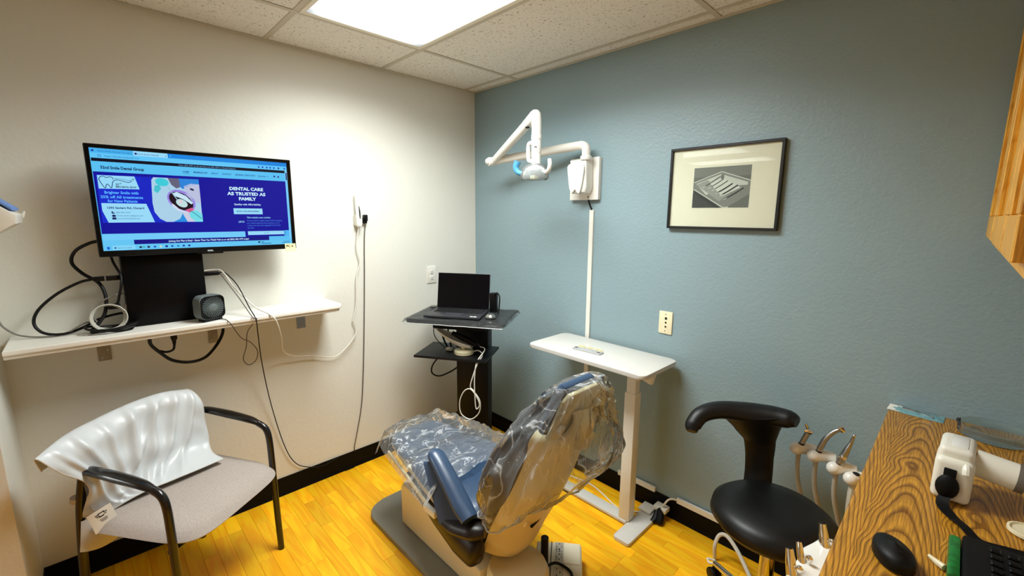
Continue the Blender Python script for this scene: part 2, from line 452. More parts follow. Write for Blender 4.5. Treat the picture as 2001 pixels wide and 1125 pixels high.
# ------------------------------------------------------------------ recessed troffer
def lens_mat(name, strength):
    m = bpy.data.materials.new(name); m.use_nodes = True; nt = m.node_tree; nt.nodes.clear()
    o = nt.nodes.new('ShaderNodeOutputMaterial'); e = nt.nodes.new('ShaderNodeEmission'); tc = nt.nodes.new('ShaderNodeTexCoord')
    sp = nt.nodes.new('ShaderNodeSeparateXYZ'); nt.links.new(tc.outputs['Generated'], sp.inputs[0])
    # the tubes run along the fixture: the prismatic lens is brightest over them and falls off to its rim
    def edge(out, wdt):
        a = nt.nodes.new('ShaderNodeMath'); a.operation = 'SUBTRACT'; a.inputs[1].default_value = .5; nt.links.new(out, a.inputs[0])
        b = nt.nodes.new('ShaderNodeMath'); b.operation = 'ABSOLUTE'; nt.links.new(a.outputs[0], b.inputs[0])
        c = nt.nodes.new('ShaderNodeMapRange'); c.interpolation_type = 'SMOOTHSTEP'
        c.inputs['From Min'].default_value = .5; c.inputs['From Max'].default_value = .5 - wdt
        c.inputs['To Min'].default_value = .3; c.inputs['To Max'].default_value = 1
        nt.links.new(b.outputs[0], c.inputs['Value']); return c.outputs[0]
    mu = nt.nodes.new('ShaderNodeMath'); mu.operation = 'MULTIPLY'
    nt.links.new(edge(sp.outputs['X'], .20), mu.inputs[0]); nt.links.new(edge(sp.outputs['Y'], .12), mu.inputs[1])
    ch = nt.nodes.new('ShaderNodeTexChecker'); ch.inputs['Scale'].default_value = 170
    ch.inputs['Color1'].default_value = (1, 1, 1, 1); ch.inputs['Color2'].default_value = (.72, .72, .72, 1)
    nt.links.new(tc.outputs['Object'], ch.inputs['Vector'])
    m2 = nt.nodes.new('ShaderNodeMath'); m2.operation = 'MULTIPLY'; nt.links.new(mu.outputs[0], m2.inputs[0]); nt.links.new(ch.outputs['Fac'], m2.inputs[1])
    m2b = nt.nodes.new('ShaderNodeMath'); m2b.operation = 'MULTIPLY_ADD'; m2b.inputs[1].default_value = -.25
    nt.links.new(ch.outputs['Fac'], m2b.inputs[0]); m2b.inputs[2].default_value = 1.0
    m3 = nt.nodes.new('ShaderNodeMath'); m3.operation = 'MULTIPLY'; nt.links.new(mu.outputs[0], m3.inputs[0]); nt.links.new(m2b.outputs[0], m3.inputs[1])
    m4 = nt.nodes.new('ShaderNodeMath'); m4.operation = 'MULTIPLY'; m4.inputs[1].default_value = strength; nt.links.new(m3.outputs[0], m4.inputs[0])
    e.inputs[0].default_value = LIGHT_COL + (1,); nt.links.new(m4.outputs[0], e.inputs[1]); nt.links.new(e.outputs[0], o.inputs[0]); return m
M['troffer_frame'] = mat('troffer_frame', (244, 240, 225), .4, var=(5, .03))
def troffer(x0, x1, y0, y1, label, strength, group=None, watts=0):
    t = thing('ceiling_light', label, 'ceiling light', ((x0 + x1) / 2, (y0 + y1) / 2, H - .004), group=group)
    f = MB(); e = .02
    for b in ((x0, x1, y0, y0 + e), (x0, x1, y1 - e, y1), (x0, x0 + e, y0 + e, y1 - e), (x1 - e, x1, y0 + e, y1 - e)):
        f.box(*b, H - .004, H + .03, bev=.0015, seg=1)
    f.build('frame', M['troffer_frame'], t)
    MB().box(x0 + e - .004, x1 - e + .004, y0 + e - .004, y1 - e + .004, H - .0005, H + .002).build('diffuser', lens_mat('troffer_lens', strength), t, smooth=False)
    MB().box(x0 + .004, x1 - .004, y0 + .004, y1 - .004, H + .014, H + .10).build('housing', M['troffer_frame'], t, smooth=False)
    if watts:      # the tubes behind the prismatic lens: a downward lamp with the lens's cut-off angle
        ld = bpy.data.lights.new('troffer_tubes', 'AREA'); ld.shape = 'RECTANGLE'; ld.size = x1 - x0 - .10; ld.size_y = y1 - y0 - .14
        ld.energy = watts; ld.color = LIGHT_COL; ld.spread = math.radians(152)
        lo = bpy.data.objects.new('troffer_tubes', ld); COL.objects.link(lo); lo.parent = t; lo.location = (0, 0, -.002)
    return t
troffer(-1.2994, -.7138, -1.6338, -.4386, 'glowing rectangular recessed troffer with ribbed lens above the dental chair', LENS_GLOW, watts=ROOM_LIGHT)
troffer(-4.385, -3.775, -.44, .78, 'hall troffer nearer the room opening, upper reflection in the picture glass', HALL_LIGHT, 'hall troffers')
troffer(-5.515, -4.905, -.44, .78, 'hall troffer by the far hall wall, lower reflection in the picture glass', HALL_LIGHT, 'hall troffers')
# ------------------------------------------------------------------ wall shelf with metal brackets
M['shelf_white'] = mat('painted_shelf', (232, 229, 220), .45, var=(3, .05), bump=(60, .1))
M['bracket'] = mat('zinc_bracket', (150, 142, 122), .45, .6, var=(30, .2))
sh = thing('wall_shelf', 'long white painted wall shelf with moulded edge under the television', 'shelf', (-1.69, -.13, 1.045))
def shelf_outline(d0, d1, r):
    P = [(-2.285, 0), (-2.285, -d1)]
    for i in range(7):
        a = math.radians(-90 + 90 * i / 6); P.append((-1.105 - r + r * math.cos(a) + (d1 - d0), -d1 + r + r * math.sin(a)))
    P.append((-1.105 + (d1 - d0), 0)); return P
for nm, z0, z1, d in (('board', 1.062, 1.080, .252), ('moulding', 1.047, 1.064, .244)):
    MB().prism([(x, y, z0) for x, y in shelf_outline(.25, d, .035)], (0, 0, z1 - z0), bev=.0035, seg=3).build(nm, M['shelf_white'], sh)
for i, (xc, w_, mm) in enumerate(((-2.033, .042, M['bracket']), (-1.646, .038, M['bracket']), (-1.24, .044, M['steel']))):
    b = MB(); b.box(xc - w_ / 2, xc + w_ / 2, -.005, -.0005, .93, 1.047, bev=.001, seg=1); b.box(xc - w_ / 2, xc + w_ / 2, -.2, -.0005, 1.0425, 1.047, bev=.001, seg=1)
    br = b.build('bracket', mm, sh)
    for dz, dx in ((.945, -.008), (.975, .01)):
        MB().lathe([(.005, 0), (.0045, .0018), (.001, .0026)], (xc + dx, -.005, dz), (0, -1, 0), 10).build('screw', M['steel'], br)

# ------------------------------------------------------------------ television
tv = thing('television', 'flat black framed television showing a blue dental website above the shelf', 'television', (-1.65, -.15, 1.378))
tb = MB(); X0, X1, Z0, Z1 = -2.008, -1.29, 1.378, 1.803
fr = [(-2.008, 1.378), (-1.29, 1.378), (-1.29, 1.803), (-2.008, 1.803)]
tb.box(X0, X1, -.168, -.135, Z0, Z1, bev=.004)
tb.build('body', M['black'], tv)
MB().box(-1.93, -1.37, -.137, -.085, 1.42, 1.72, bev=.015).build('rear_housing', M['black_matte'], tv)
bz = MB()
for b in ((X0 + .001, X1 - .001, Z1 - .0155, Z1 - .001), (X0 + .001, X1 - .001, Z0 + .001, Z0 + .0225), (X0 + .001, X0 + .015, Z0 + .02, Z1 - .015), (X1 - .018, X1 - .001, Z0 + .02, Z1 - .015)):
    bz.box(b[0], b[1], -.1735, -.166, b[2], b[3], bev=.0015, seg=1)
bz.build('bezel', M['black_gloss'], tv)
MB().box(-1.70, -1.60, -.1705, -.16, 1.3725, 1.380, bev=.002).build('sensor_bar', M['black_gloss'], tv)
MB().box(-1.75, -1.55, -.09, -.0005, 1.5, 1.66, bev=.004).build('wall_mount', M['black_matte'], tv)
scr = MB().box(X0 + .0135, X1 - .0165, -.1700, -.166, Z0 + .0215, Z1 - .0145).build('screen', mat('screen_glass', (6, 6, 12), .15), tv, smooth=False)
M['screen_ink'] = ink_mat('lit_screen', emit=1.0, rough=.25)
LB = (88, 190, 240); LB2 = (62, 165, 235); NV = (12, 12, 150); BL = (20, 40, 200); DK = (10, 14, 60); PALE = (150, 215, 245); WH = (200, 235, 252)
pg = Print((-1.994, -.1702, 1.787), (1, 0, 0), (0, 0, -1), (0, -1, 0))
Wd, Hd = 687, 385
pg.rect(0, 0, Wd, Hd, LB, 0)
pg.rect(0, 0, 126, 17, (70, 175, 235), 1); pg.rect(234, 0, Wd, 17, (20, 130, 220), 1); pg.rect(127, 0, 234, 18, PALE, 1)
pg.rect(0, 18, Wd, 36, (95, 195, 245), 1)
pg.ell(10, 9, 4, 4, (20, 60, 170), 2); pg.ell(134, 10, 4, 4, (15, 30, 120), 2)
pg.text('32nd Smile Dental Group', 70, 9, 9, (20, 70, 160), 2); pg.text('32nd Smile Dental', 172, 10, 9, (20, 60, 150), 2); pg.text('x', 228, 10, 9, DK, 2); pg.text('x', 120, 9, 9, DK, 2); pg.text('+', 243, 9, 10, PALE, 2)
pg.ell(27, 27, 5, 5, (30, 90, 180), 2); pg.ell(27, 27, 3.6, 3.6, (95, 195, 245), 3); pg.text('https://32ndsmiledental.com', 92, 27, 9, (20, 70, 150), 2)
for i, x in enumerate((566, 582, 600, 614, 630, 650, 676)): pg.ell(x, 27, 4, 4, (20, 70, 190) if i != 5 else (16, 20, 130), 2, n=10)
pg.rect(3, 36, 676, 48, (8, 8, 30), 2); pg.text('Now 25% OFF on all services and 50% OFF on Dental Implants', 370, 42, 8, (120, 170, 220), 3)
pg.rect(0, 48, 676, 86, (88, 190, 240), 1); pg.rect(676, 36, Wd, 360, (120, 200, 245), 2); pg.rect(679, 46, 684, 80, (12, 20, 90), 3)
pg.text('32nd Smile Dental Group', 25, 69, 15, (10, 14, 70), 2, bold=.5, align='LEFT', width=128)
for tx, xc, wd in (('HOME', 289, 22), ('MEMBERSHIP', 340, 50), ('ABOUT', 391, 26), ('CONTACT', 436, 36), ('GENERAL DENTISTRY', 508, 82), ('Services  v', 581, 42)):
    pg.text(tx, xc, 68, 9.5, (20, 60, 140), 2, bold=.15, width=wd)
pg.rect(279, 75, 300, 76, DK, 2); pg.ell(629, 66, 4, 4, (15, 30, 110), 2); pg.ell(646, 66, 4, 3, (15, 30, 110), 2); pg.rect(643, 69, 649, 71, (15, 30, 110), 2)
pg.rect(3, 86, 676, 320, NV, 2)
pg.rect(10, 97, 330, 277, BL, 3); pg.poly([(140, 97), (200, 97), (150, 277), (110, 277)], (18, 34, 190), 4)
pg.poly([(13, 99), (121, 98), (132, 147), (13, 149)], PALE, 5)
pg.line([(22, 104), (17, 113), (20, 124), (26, 138), (32, 146), (35, 136), (39, 131), (43, 136), (49, 145), (53, 132), (56, 121), (66, 114), (82, 117), (100, 122), (112, 116)], 2.2, (14, 30, 100), 6)
pg.line([(22, 104), (30, 102), (38, 107), (46, 104), (54, 105), (57, 112)], 2.2, (14, 30, 100), 6)
pg.line([(60, 108), (80, 110), (100, 114), (112, 112)], 1.5, (30, 120, 170), 6)
pg.line([(116, 104), (116, 114)], 1.2, DK, 6); pg.line([(111, 109), (121, 109)], 1.2, DK, 6)
pg.text('32', 67, 131, 10, DK, 6, bold=.3); pg.text('nd', 76, 127, 6, DK, 6, bold=.2); pg.text('SMILE DENTAL GROUP', 92, 140, 8, DK, 6, bold=.3, width=62)
for tx, y, wd in (('Brighter Smile with', 162, 100), ('25% off All treatments', 179, 125), ('for New Patients', 194, 88)):
    pg.text(tx, 77, y, 14, (90, 180, 255), 6, bold=.4, width=wd)
pg.poly([(14, 203), (147, 203), (167, 276), (27, 277), (14, 232)], PALE, 5)
pg.text('1293 Saviers Rd, Oxnard', 83, 220, 11, (14, 50, 120), 6, bold=.35, width=110)
pg.ell(44, 238, 5, 5, (14, 24, 90), 6); pg.ell(46, 236, 3, 3, PALE, 7); pg.ell(45, 251, 6, 4.5, (14, 24, 90), 6); pg.rect(39, 257, 51, 265, (14, 24, 90), 6)
for tx, y, x1_ in (('805-483-1979', 238, 94), ('32ndsmiledental@gmail.com', 250, 133), ('www.32ndsmiledental.com', 261, 122)):
    pg.text(tx, (53 + x1_) / 2, y, 7.5, (20, 80, 150), 6, width=x1_ - 53)
# photo of a mouth with a dental mirror
pg.poly([(179, 97), (330, 97), (329, 275), (205, 275), (185, 262), (170, 235), (167, 200), (170, 140), (172, 108)], (168, 206, 230), 5)
pg.poly([(262, 97), (330, 97), (330, 118), (300, 122), (272, 140), (262, 130)], (40, 130, 215), 6)
pg.poly([(225, 97), (265, 97), (270, 130), (250, 138), (235, 124)], (98, 96, 120), 6)
pg.poly([(276, 128), (300, 116), (330, 118), (330, 200), (300, 190), (280, 160)], (182, 190, 220), 6)
pg.ell(303, 140, 8, 4, (30, 24, 50), 7, 25)
pg.poly([(228, 275), (252, 262), (262, 240), (276, 275)], (36, 140, 220), 6); pg.poly([(262, 240), (280, 232), (300, 275), (276, 275)], (200, 200, 222), 7)
pg.ell(263, 188, 52, 40, (150, 130, 220), 6, 40); pg.ell(262, 190, 46, 31, (28, 8, 22), 7, 42)
pg.poly([(236, 158), (250, 152), (280, 168), (302, 196), (296, 202), (270, 182), (240, 168)], (196, 226, 242), 8)
pg.poly([(228, 198), (236, 204), (252, 222), (280, 234), (276, 238), (248, 230), (230, 212)], (206, 214, 236), 8)
pg.poly([(272, 226), (296, 216), (304, 228), (290, 240)], (220, 90, 140), 8)
pg.ell(263, 198, 21, 15, (190, 220, 224), 9, 35); pg.ell(259, 192, 8, 5, (228, 200, 206), 10, 30)
pg.line([(222, 132), (236, 160), (250, 186)], 3.2, (150, 190, 210), 10)
pg.ell(205, 115, 22, 16, (60, 200, 215), 9, 12); pg.poly([(180, 130), (196, 126), (200, 142), (186, 160), (176, 150)], (70, 190, 205), 8)
pg.ell(306, 248, 22, 20, (110, 215, 225), 9, 40); pg.poly([(300, 262), (330, 240), (330, 275), (306, 275)], (120, 220, 230), 8)
pg.line([(286, 226), (306, 242), (326, 262)], 2.2, (20, 100, 130), 11)
for tx, y, wd, s in (('DENTAL CARE', 129, 135, 19), ('AS TRUSTED AS', 151, 154, 19), ('FAMILY', 173, 70, 19)):
    pg.text(tx, 508, y, s, WH, 4, bold=.8, width=wd)
pg.text('Quality with Affordability', 507, 198, 11, WH, 4, bold=.2, width=108)
pg.rect(449, 216, 566, 242, PALE, 4); pg.text('BOOK YOUR APPOINTMENT', 507, 229, 8, (14, 80, 140), 5, bold=.25, width=92)
pg.text('This website uses cookies.', 549, 257, 10, PALE, 4, bold=.2, width=100)
for tx, y, wd in (('We use cookies to analyze website traffic and optimize', 271, 150), ('your website experience. By accepting our use of', 282, 138), ('cookies, your data will be aggregated with all other', 293, 142), ('user data.', 304, 26)):
    pg.text(tx, 498, y, 8.5, (80, 140, 235), 4, align='LEFT', width=wd)
pg.text('(805', 476, 276, 12, PALE, 4, width=24)
pg.rect(4, 320, 487, 345, (112, 200, 245), 3); pg.rect(4, 345, 94, 363, (100, 195, 240), 3); pg.rect(653, 318, 676, 345, (80, 180, 240), 3)
pg.rect(487, 314, 660, 345, NV, 3); pg.rect(498, 320, 653, 337, PALE, 4); pg.text('Accept', 576, 328, 7, (30, 110, 170), 5)
pg.rect(94, 345, 585, 363, (12, 12, 130), 3); pg.text("Joining Our Plan is Easy! - Easier Than You Think! Visit us or call (805) 483-1979 today!", 352, 354, 10, WH, 4, bold=.25, width=296)
pg.rect(0, 363, Wd, Hd, (98, 195, 240), 3)
pg.rect(12, 370, 20, 380, (20, 90, 210), 4); pg.rect(28, 366, 96, 383, (130, 210, 245), 4); pg.ell(36, 375, 3, 3, (20, 60, 120), 5); pg.text('Type here to search', 63, 375, 7.5, (20, 90, 150), 5, width=44)
for i, (x, c) in enumerate(((112, (20, 40, 60)), (122, (60, 170, 170)), (137, (20, 40, 90)), (157, (20, 80, 190)), (176, (210, 220, 190)), (195, (14, 30, 130)), (214, (20, 80, 170)), (234, (20, 130, 190)), (253, (20, 80, 170)), (272, (14, 40, 150)))):
    if i % 3 == 2: pg.rect(x - 4, 371, x + 4, 379, c, 5)
    else: pg.ell(x, 375, 4.5, 4, c, 5, n=12)
pg.ell(541, 371, 5, 4, (14, 40, 90), 5); pg.rect(550, 369, 562, 372, (20, 90, 150), 5); pg.rect(550, 376, 592, 379, (20, 90, 150), 5); pg.rect(646, 370, 674, 372, (20, 90, 150), 5); pg.rect(640, 376, 676, 378, (20, 90, 150), 5)
pg.build('web_page', M['screen_ink'], scr)
lg = Print((-1.994, -.1737, 1.787), (1, 0, 0), (0, 0, -1), (0, -1, 0)); lg.text('onn.', 346, 398.5, 13, (215, 225, 235), 1, bold=.25, width=22)
lg.build('maker_logo', ink_mat('logo_ink', rough=.4), tv)
sn = thing('sticky_note', 'small yellow sticky note reading PC 6 stuck on the television corner', 'note', (-1.318, -.175, 1.366))
MB().grid(lambda u, v: (-1.343 + .048 * u, -.1745 - .004 * v * v, 1.404 - .039 * v), 4, 4, .0004).build('paper', mat('yellow_note', (238, 232, 168), .7, var=(20, .04)), sn)
sp_ = Print((-1.343, -.1765, 1.404), (1, 0, 0), (0, -.00, -1), (0, -1, 0)); sp_.text('PC 6', 21, 11, 15, (25, 25, 20), 1, bold=.3, width=31)
sp_.build('handwriting', ink_mat('pen_ink'), sn)

# ------------------------------------------------------------------ black computer on the shelf
pc = thing('desktop_computer', 'tall black desktop computer standing on the shelf under the television', 'computer', (-1.81, -.09, 1.08))
MB().box(-1.948, -1.672, -.125, -.035, 1.0805, 1.376, bev=.004).build('case', M['black'], pc)
MB().box(-1.945, -1.675, -.1275, -.124, 1.084, 1.372, bev=.002).build('front_panel', mat('pc_front', (5, 5, 8), .4, var=(30, .3), spec=.15), pc)
ports = MB()
for z in (1.20, 1.222, 1.244): ports.box(-1.9515, -1.947, -.108, -.094, z, z + .012)
ports.build('port_block', M['steel'], pc)
for z in (1.10, 1.112, 1.124): MB().box(-1.951, -1.946, -.115, -.10, z, z + .006, bev=.001, seg=1).build('port', M['dark_slot'], pc)
for z in (1.15, 1.27): MB().box(-1.953, -1.947, -.12, -.09, z, z + .028, bev=.001, seg=1).build('bracket_plate', mat('blue_port', (60, 120, 170), .5, var=(20, .1)) if z > 1.2 else M['steel'], pc)
MB().box(-1.671, -1.612, -.112, -.09, 1.268, 1.286, bev=.004).build('usb_adapter', M['black'], pc)
MB().box(-2.035, -1.949, -.104, -.086, 1.278, 1.297, bev=.004).build('display_plug', M['black'], pc)
ring = MB(); ring.box(-2.001, -1.996, -.1055, -.0845, 1.2765, 1.2985, bev=.001, seg=1); ring.build('plug_collar', M['steel'], pc)

# ------------------------------------------------------------------ desk fan
fn = thing('desk_fan', 'small square grey desk fan with spiral grille on the shelf', 'fan', (-1.678, -.195, 1.08), math.radians(22))
M['fan_grey'] = mat('fan_grey', (96, 106, 106), .5, var=(30, .08), bump=(400, .1)); M['fan_dark'] = mat('fan_dark', (18, 20, 22), .45, var=(20, .1), spec=.25)
FW = .105; zc = .062
MB().prism([(x, -.022, zc + y) for x, y in rrect(FW, FW, .024, 6)], (0, .05, 0), bev=.004, seg=3).build('body', M['fan_grey'], fn, world=False)
MB().prism([(x, -.0228, zc + y) for x, y in rrect(.094, .094, .02, 6)], (0, .004, 0)).build('front_recess', M['fan_dark'], fn, world=False)
rm = MB(); o_ = rrect(.1, .1, .022, 6); i_ = rrect(.093, .093, .019, 6)
for k in range(len(o_)):
    a, b, c, d = o_[k], o_[(k + 1) % len(o_)], i_[(k + 1) % len(i_)], i_[k]
    rm.prism([(q[0], -.027, zc + q[1]) for q in (a, b, c, d)], (0, .005, 0))
rm.build('rim', M['fan_dark'], fn, world=False)
sp0 = None
for k in range(30):
    a = 2 * math.pi * k / 30; pts = []
    for t in range(5):
        r_ = .016 + .030 * t / 4; aa = a + .55 * (t / 4)
        pts.append((r_ * math.cos(aa), -.027 + .001 * t / 4, zc + r_ * math.sin(aa)))
    if k == 0:
        sp0 = MB().tube([(p[0], p[1], p[2] - zc) for p in pts], .0015, 5, 1).build('grille_rib', M['fan_grey'], fn, world=False); sp0.location = (0, 0, zc)
    else: share(sp0, 'grille_rib', fn, (0, 0, zc), (0, -a, 0))
MB().lathe([(.017, 0), (.017, .004), (.012, .006), (.001, .0065)], (0, -.0235, zc), (0, -1, 0), 20).build('hub', M['fan_grey'], fn, world=False)
MB().box(-.04, .04, -.02, .022, 0.0, .012, bev=.003).build('foot', M['fan_dark'], fn, world=False)

# ------------------------------------------------------------------ cables on the white wall
def cable(name, label, pts, r, m, k=8, n=8, extra=None):
    c = MB().tube(pts, r, n, k); return tag(c.build(name, m), label, 'cable')
cable('power_cable', 'thick black cable looping from the television down to the coiled leads', [(-1.995, -.12, 1.44), (-2.03, -.11, 1.43), (-2.072, -.08, 1.40), (-2.087, -.06, 1.355), (-2.062, -.06, 1.31), (-2.02, -.07, 1.27), (-2.005, -.09, 1.215), (-2.015, -.11, 1.15), (-2.045, -.13, 1.105), (-2.06, -.15, 1.094), (-2.02, -.16, 1.0885)], .0062, M['black_rubber'])
cable('display_cable', 'black cable in a wide oval loop from the computer plug', [(-2.036, -.094, 1.288), (-2.075, -.09, 1.278), (-2.14, -.085, 1.24), (-2.195, -.08, 1.185), (-2.212, -.085, 1.135), (-2.19, -.10, 1.098), (-2.14, -.115, 1.088), (-2.09, -.10, 1.098), (-2.03, -.08, 1.125), (-1.975, -.07, 1.135), (-1.949, -.075, 1.135)], .0052, M['black_rubber'])
cable('thin_black_cable', 'thin black lead from television underside with angled plug', [(-1.975, -.10, 1.40), (-1.968, -.09, 1.35), (-1.952, -.12, 1.30), (-1.9555, -.135, 1.26), (-1.965, -.13, 1.22), (-1.972, -.12, 1.19), (-1.985, -.115, 1.178)], .0045, M['black_rubber'])
tag(MB().box(-2.005, -1.965, -.125, -.105, 1.164, 1.185, bev=.004).build('angled_plug', M['black']), 'black angled plug hanging loose beside the computer ports', 'plug')
cable('network_cable', 'thin grey network cable sagging from computer along the wall', [(-1.952, -.10, 1.222), (-1.985, -.11, 1.216), (-2.03, -.11, 1.19), (-2.05, -.12, 1.15), (-2.04, -.12, 1.11), (-2.07, -.13, 1.125), (-2.13, -.11, 1.09), (-2.18, -.11, 1.0845), (-2.25, -.08, 1.095), (-2.29, -.06, 1.13), (-2.303, -.05, 1.17)], .0032, M['grey_cable'])
cb = MB()
for i in range(4):
    cb.tube([(-2.005 + .048 * math.cos(t) * (1 + .05 * i), -.135 - .004 * i + .012 * math.sin(t), 1.136 + .046 * math.sin(t) * (1 + .04 * i)) for t in [j * math.pi / 6 + .3 * i for j in range(12)]], .0026, 6, 3, closed=True)
tag(cb.build('coiled_cable', mat('light_grey_cable', (186, 184, 172), .5, var=(30, .05))), 'coil of pale grey network cable standing beside the computer', 'cable')
cb = MB()
for i in range(3):
    cb.tube([(-2.00 + (.062 + .008 * i) * math.cos(t), -.155 + (.028 + .006 * i) * math.sin(t), 1.0875 + .0075 * i + .006 * math.sin(2 * t + i)) for t in [j * math.pi / 6 for j in range(12)]], .0045, 6, 3, closed=True)
tag(cb.build('coiled_lead', M['black_rubber']), 'coil of shiny black lead lying on the shelf by the computer', 'cable')
cable('mains_lead', 'thick black mains lead hanging in a loop under the shelf', [(-1.895, -.20, 1.042), (-1.89, -.17, 1.005), (-1.86, -.13, .955), (-1.82, -.10, .905), (-1.76, -.09, .88), (-1.70, -.09, .888), (-1.65, -.085, .935), (-1.618, -.07, .985), (-1.615, -.06, 1.02), (-1.632, -.05, 1.042)], .0068, M['black_rubber'])
p_ = MB().box(-1.822, -1.80, -.165, -.14, 1.01, 1.0465, bev=.003); p_.cyl((-1.811, -.152, 1.012), (-1.812, -.153, .985), .009, .005, 10)
p_.tube([(-1.812, -.153, .986), (-1.818, -.15, .965), (-1.84, -.14, .957), (-1.865, -.13, .965)], .0048, 8, 6)
tag(p_.build('plug_adapter', M['black']), 'black plug and short lead hanging under the shelf beside the mains loop', 'plug')
cable('fan_cord', 'thin brown cord from the fan dropping below the shelf in a loop', [(-1.648, -.19, 1.0825), (-1.63, -.24, 1.083), (-1.615, -.262, 1.06), (-1.57, -.20, .98), (-1.52, -.14, .935), (-1.485, -.10, .875), (-1.49, -.07, .82), (-1.52, -.055, .80), (-1.54, -.055, .835), (-1.525, -.07, .90), (-1.52, -.10, .98), (-1.515, -.262, 1.07), (-1.53, -.258, 1.082), (-1.56, -.16, 1.17), (-1.61, -.102, 1.276)], .0019, M['brown_cable'])
cable('black_usb_cord', 'thin black cord from the computer adapter falling to the baseboard', [(-1.612, -.10, 1.278), (-1.59, -.11, 1.276), (-1.555, -.15, 1.22), (-1.53, -.22, 1.12), (-1.518, -.262, 1.07), (-1.50, -.2, .98), (-1.47, -.10, .80), (-1.43, -.04, .55), (-1.38, -.02, .30), (-1.33, -.014, .17), (-1.26, -.01, .112), (-1.18, -.016, .09), (-1.09, -.014, .104)], .0024, M['black_rubber'])
cable('white_usb_cord', 'white cord swinging from the computer under the shelf up to the camera', [(-1.67, -.105, 1.292), (-1.63, -.10, 1.293), (-1.60, -.11, 1.282), (-1.56, -.14, 1.20), (-1.50, -.20, 1.115), (-1.46, -.25, 1.085), (-1.435, -.265, 1.05), (-1.40, -.2, .95), (-1.36, -.08, .84), (-1.29, -.04, .79), (-1.20, -.03, .77), (-1.08, -.025, .735), (-1.0, -.025, .78), (-.945, -.022, .845), (-.945, -.02, .91), (-.955, -.02, .93), (-.93, -.02, 1.03), (-.92, -.02, 1.18), (-.895, -.02, 1.27), (-.91, -.02, 1.36), (-.895, -.028, 1.475)], .0034, M['white_cable'])
# intraoral camera in its wall clip
ic = thing('intraoral_camera', 'slim white pen shaped dental camera clipped to the white wall', 'dental camera', (-.897, -.02, 1.47))
MB().tube([(-.905, -.03, 1.675), (-.904, -.03, 1.62), (-.9, -.03, 1.575), (-.896, -.03, 1.53), (-.895, -.03, 1.485), (-.8955, -.03, 1.47)], [.005, .0065, .010, .0125, .0125, .006], 12, 5).build('wand', M['white_gloss'], ic)
MB().tube([(-.893, -.0405, 1.593), (-.892, -.0445, 1.56), (-.892, -.0445, 1.53), (-.892, -.041, 1.518)], [.003, .0065, .0065, .003], 8, 4, flat=(1, .5)).build('button_strip', M['black_gloss'], ic)
MB().prism([(-.913, -.046, 1.545), (-.913, -.046, 1.488), (-.905, -.046, 1.478), (-.885, -.046, 1.478), (-.879, -.046, 1.49), (-.879, -.046, 1.528), (-.892, -.046, 1.528)], (0, .0455, 0), bev=.002).build('holder', M['white_plastic'], ic)
sc = thing('sensor_clip', 'black dental sensor clip on the white wall beside the pen camera', 'sensor', (-.848, -.02, 1.49))
MB().box(-.86, -.836, -.03, -.006, 1.507, 1.545, bev=.004).build('head', M['black'], sc)
MB().box(-.872, -.838, -.022, -.0005, 1.494, 1.526, bev=.003).build('base', M['black_matte'], sc)
MB().tube([(-.849, -.02, 1.497), (-.857, -.014, 1.40), (-.866, -.012, 1.20), (-.88, -.012, .95), (-.90, -.012, .65), (-.925, -.012, .40), (-.965, -.013, .22), (-.985, -.012, .14), (-.986, -.011, .104)], .0026, 8, 8).build('cord', M['brown_cable'], sc)

def wall_plate(name, label, c, nrm, holes, m):
    t = thing(name, label, 'wall plate', c); n = Vector(nrm); sx = Vector((-n.y, n.x, 0))
    c = Vector(c)
    MB().prism([tuple(c + sx * a + Vector((0, 0, b))) for a, b in rrect(.07, .114, .004, 3)], n * .006, bev=.0025, seg=2).build('plate', m, t)
    for kind, a, b in holes:
        o = c + sx * a + Vector((0, 0, b)) + n * .0058
        if kind == 'screw': MB().lathe([(.0032, 0), (.003, .001), (.0005, .0013)], o, n, 10).build('screw', M['steel'], t)
        elif kind == 'slot': MB().prism([tuple(o + sx * q[0] + Vector((0, 0, q[1]))) for q in ((-.0012, -.0045), (.0012, -.0045), (.0012, .0045), (-.0012, .0045))], n * .0006).build('slot', M['dark_slot'], t, smooth=False)
        elif kind == 'recept':
            f_ = MB().prism([tuple(o + sx * x + Vector((0, 0, z))) for x, z in rrect(.033, .028, .010, 4)], n * .0022, bev=.0008).build('receptacle', m, t)
            for dx, dz in ((-.0062, .003), (.0062, .003), (0, -.0075)):
                q = o + sx * dx + Vector((0, 0, dz)) + n * .0022
                MB().prism([tuple(q + sx * x + Vector((0, 0, z))) for x, z in ((-.0012, -.004), (.0012, -.004), (.0012, .004), (-.0012, .004))], n * .0003).build('slot', M['dark_slot'], f_, smooth=False)
        elif kind == 'jack': MB().prism([tuple(o + sx * x + Vector((0, 0, z))) for x, z in ((-.006, -.006), (.006, -.006), (.006, .006), (-.006, .006))], n * .0006).build('jack', M['dark_slot'], t, smooth=False)
        elif kind == 'round': MB().lathe([(.0045, 0), (.0045, .002), (.001, .002)], o, n, 12).build('coax_port', M['dark_steel'], t)
    return t
wall_plate('wall_outlet', 'cream duplex outlet plate on the white wall above the laptop cart', (-.387, 0, 1.149), (0, -1, 0), [('recept', 0, .02), ('recept', 0, -.02), ('screw', 0, 0)], M['white_plastic'])
wall_plate('wall_outlet', 'cream outlet plate low on the white wall behind the cart post', (-.127, 0, .625), (0, -1, 0), [('recept', 0, .02), ('recept', 0, -.02), ('screw', 0, 0)], M['ivory'])
wall_plate('jack_plate', 'ivory phone and cable jack plate on the blue wall under the picture', (0, -1.489, 1.024), (-1, 0, 0), [('screw', 0, .042), ('jack', .002, .022), ('round', .002, .001), ('round', .002, -.02), ('screw', 0, -.042)], M['ivory'])

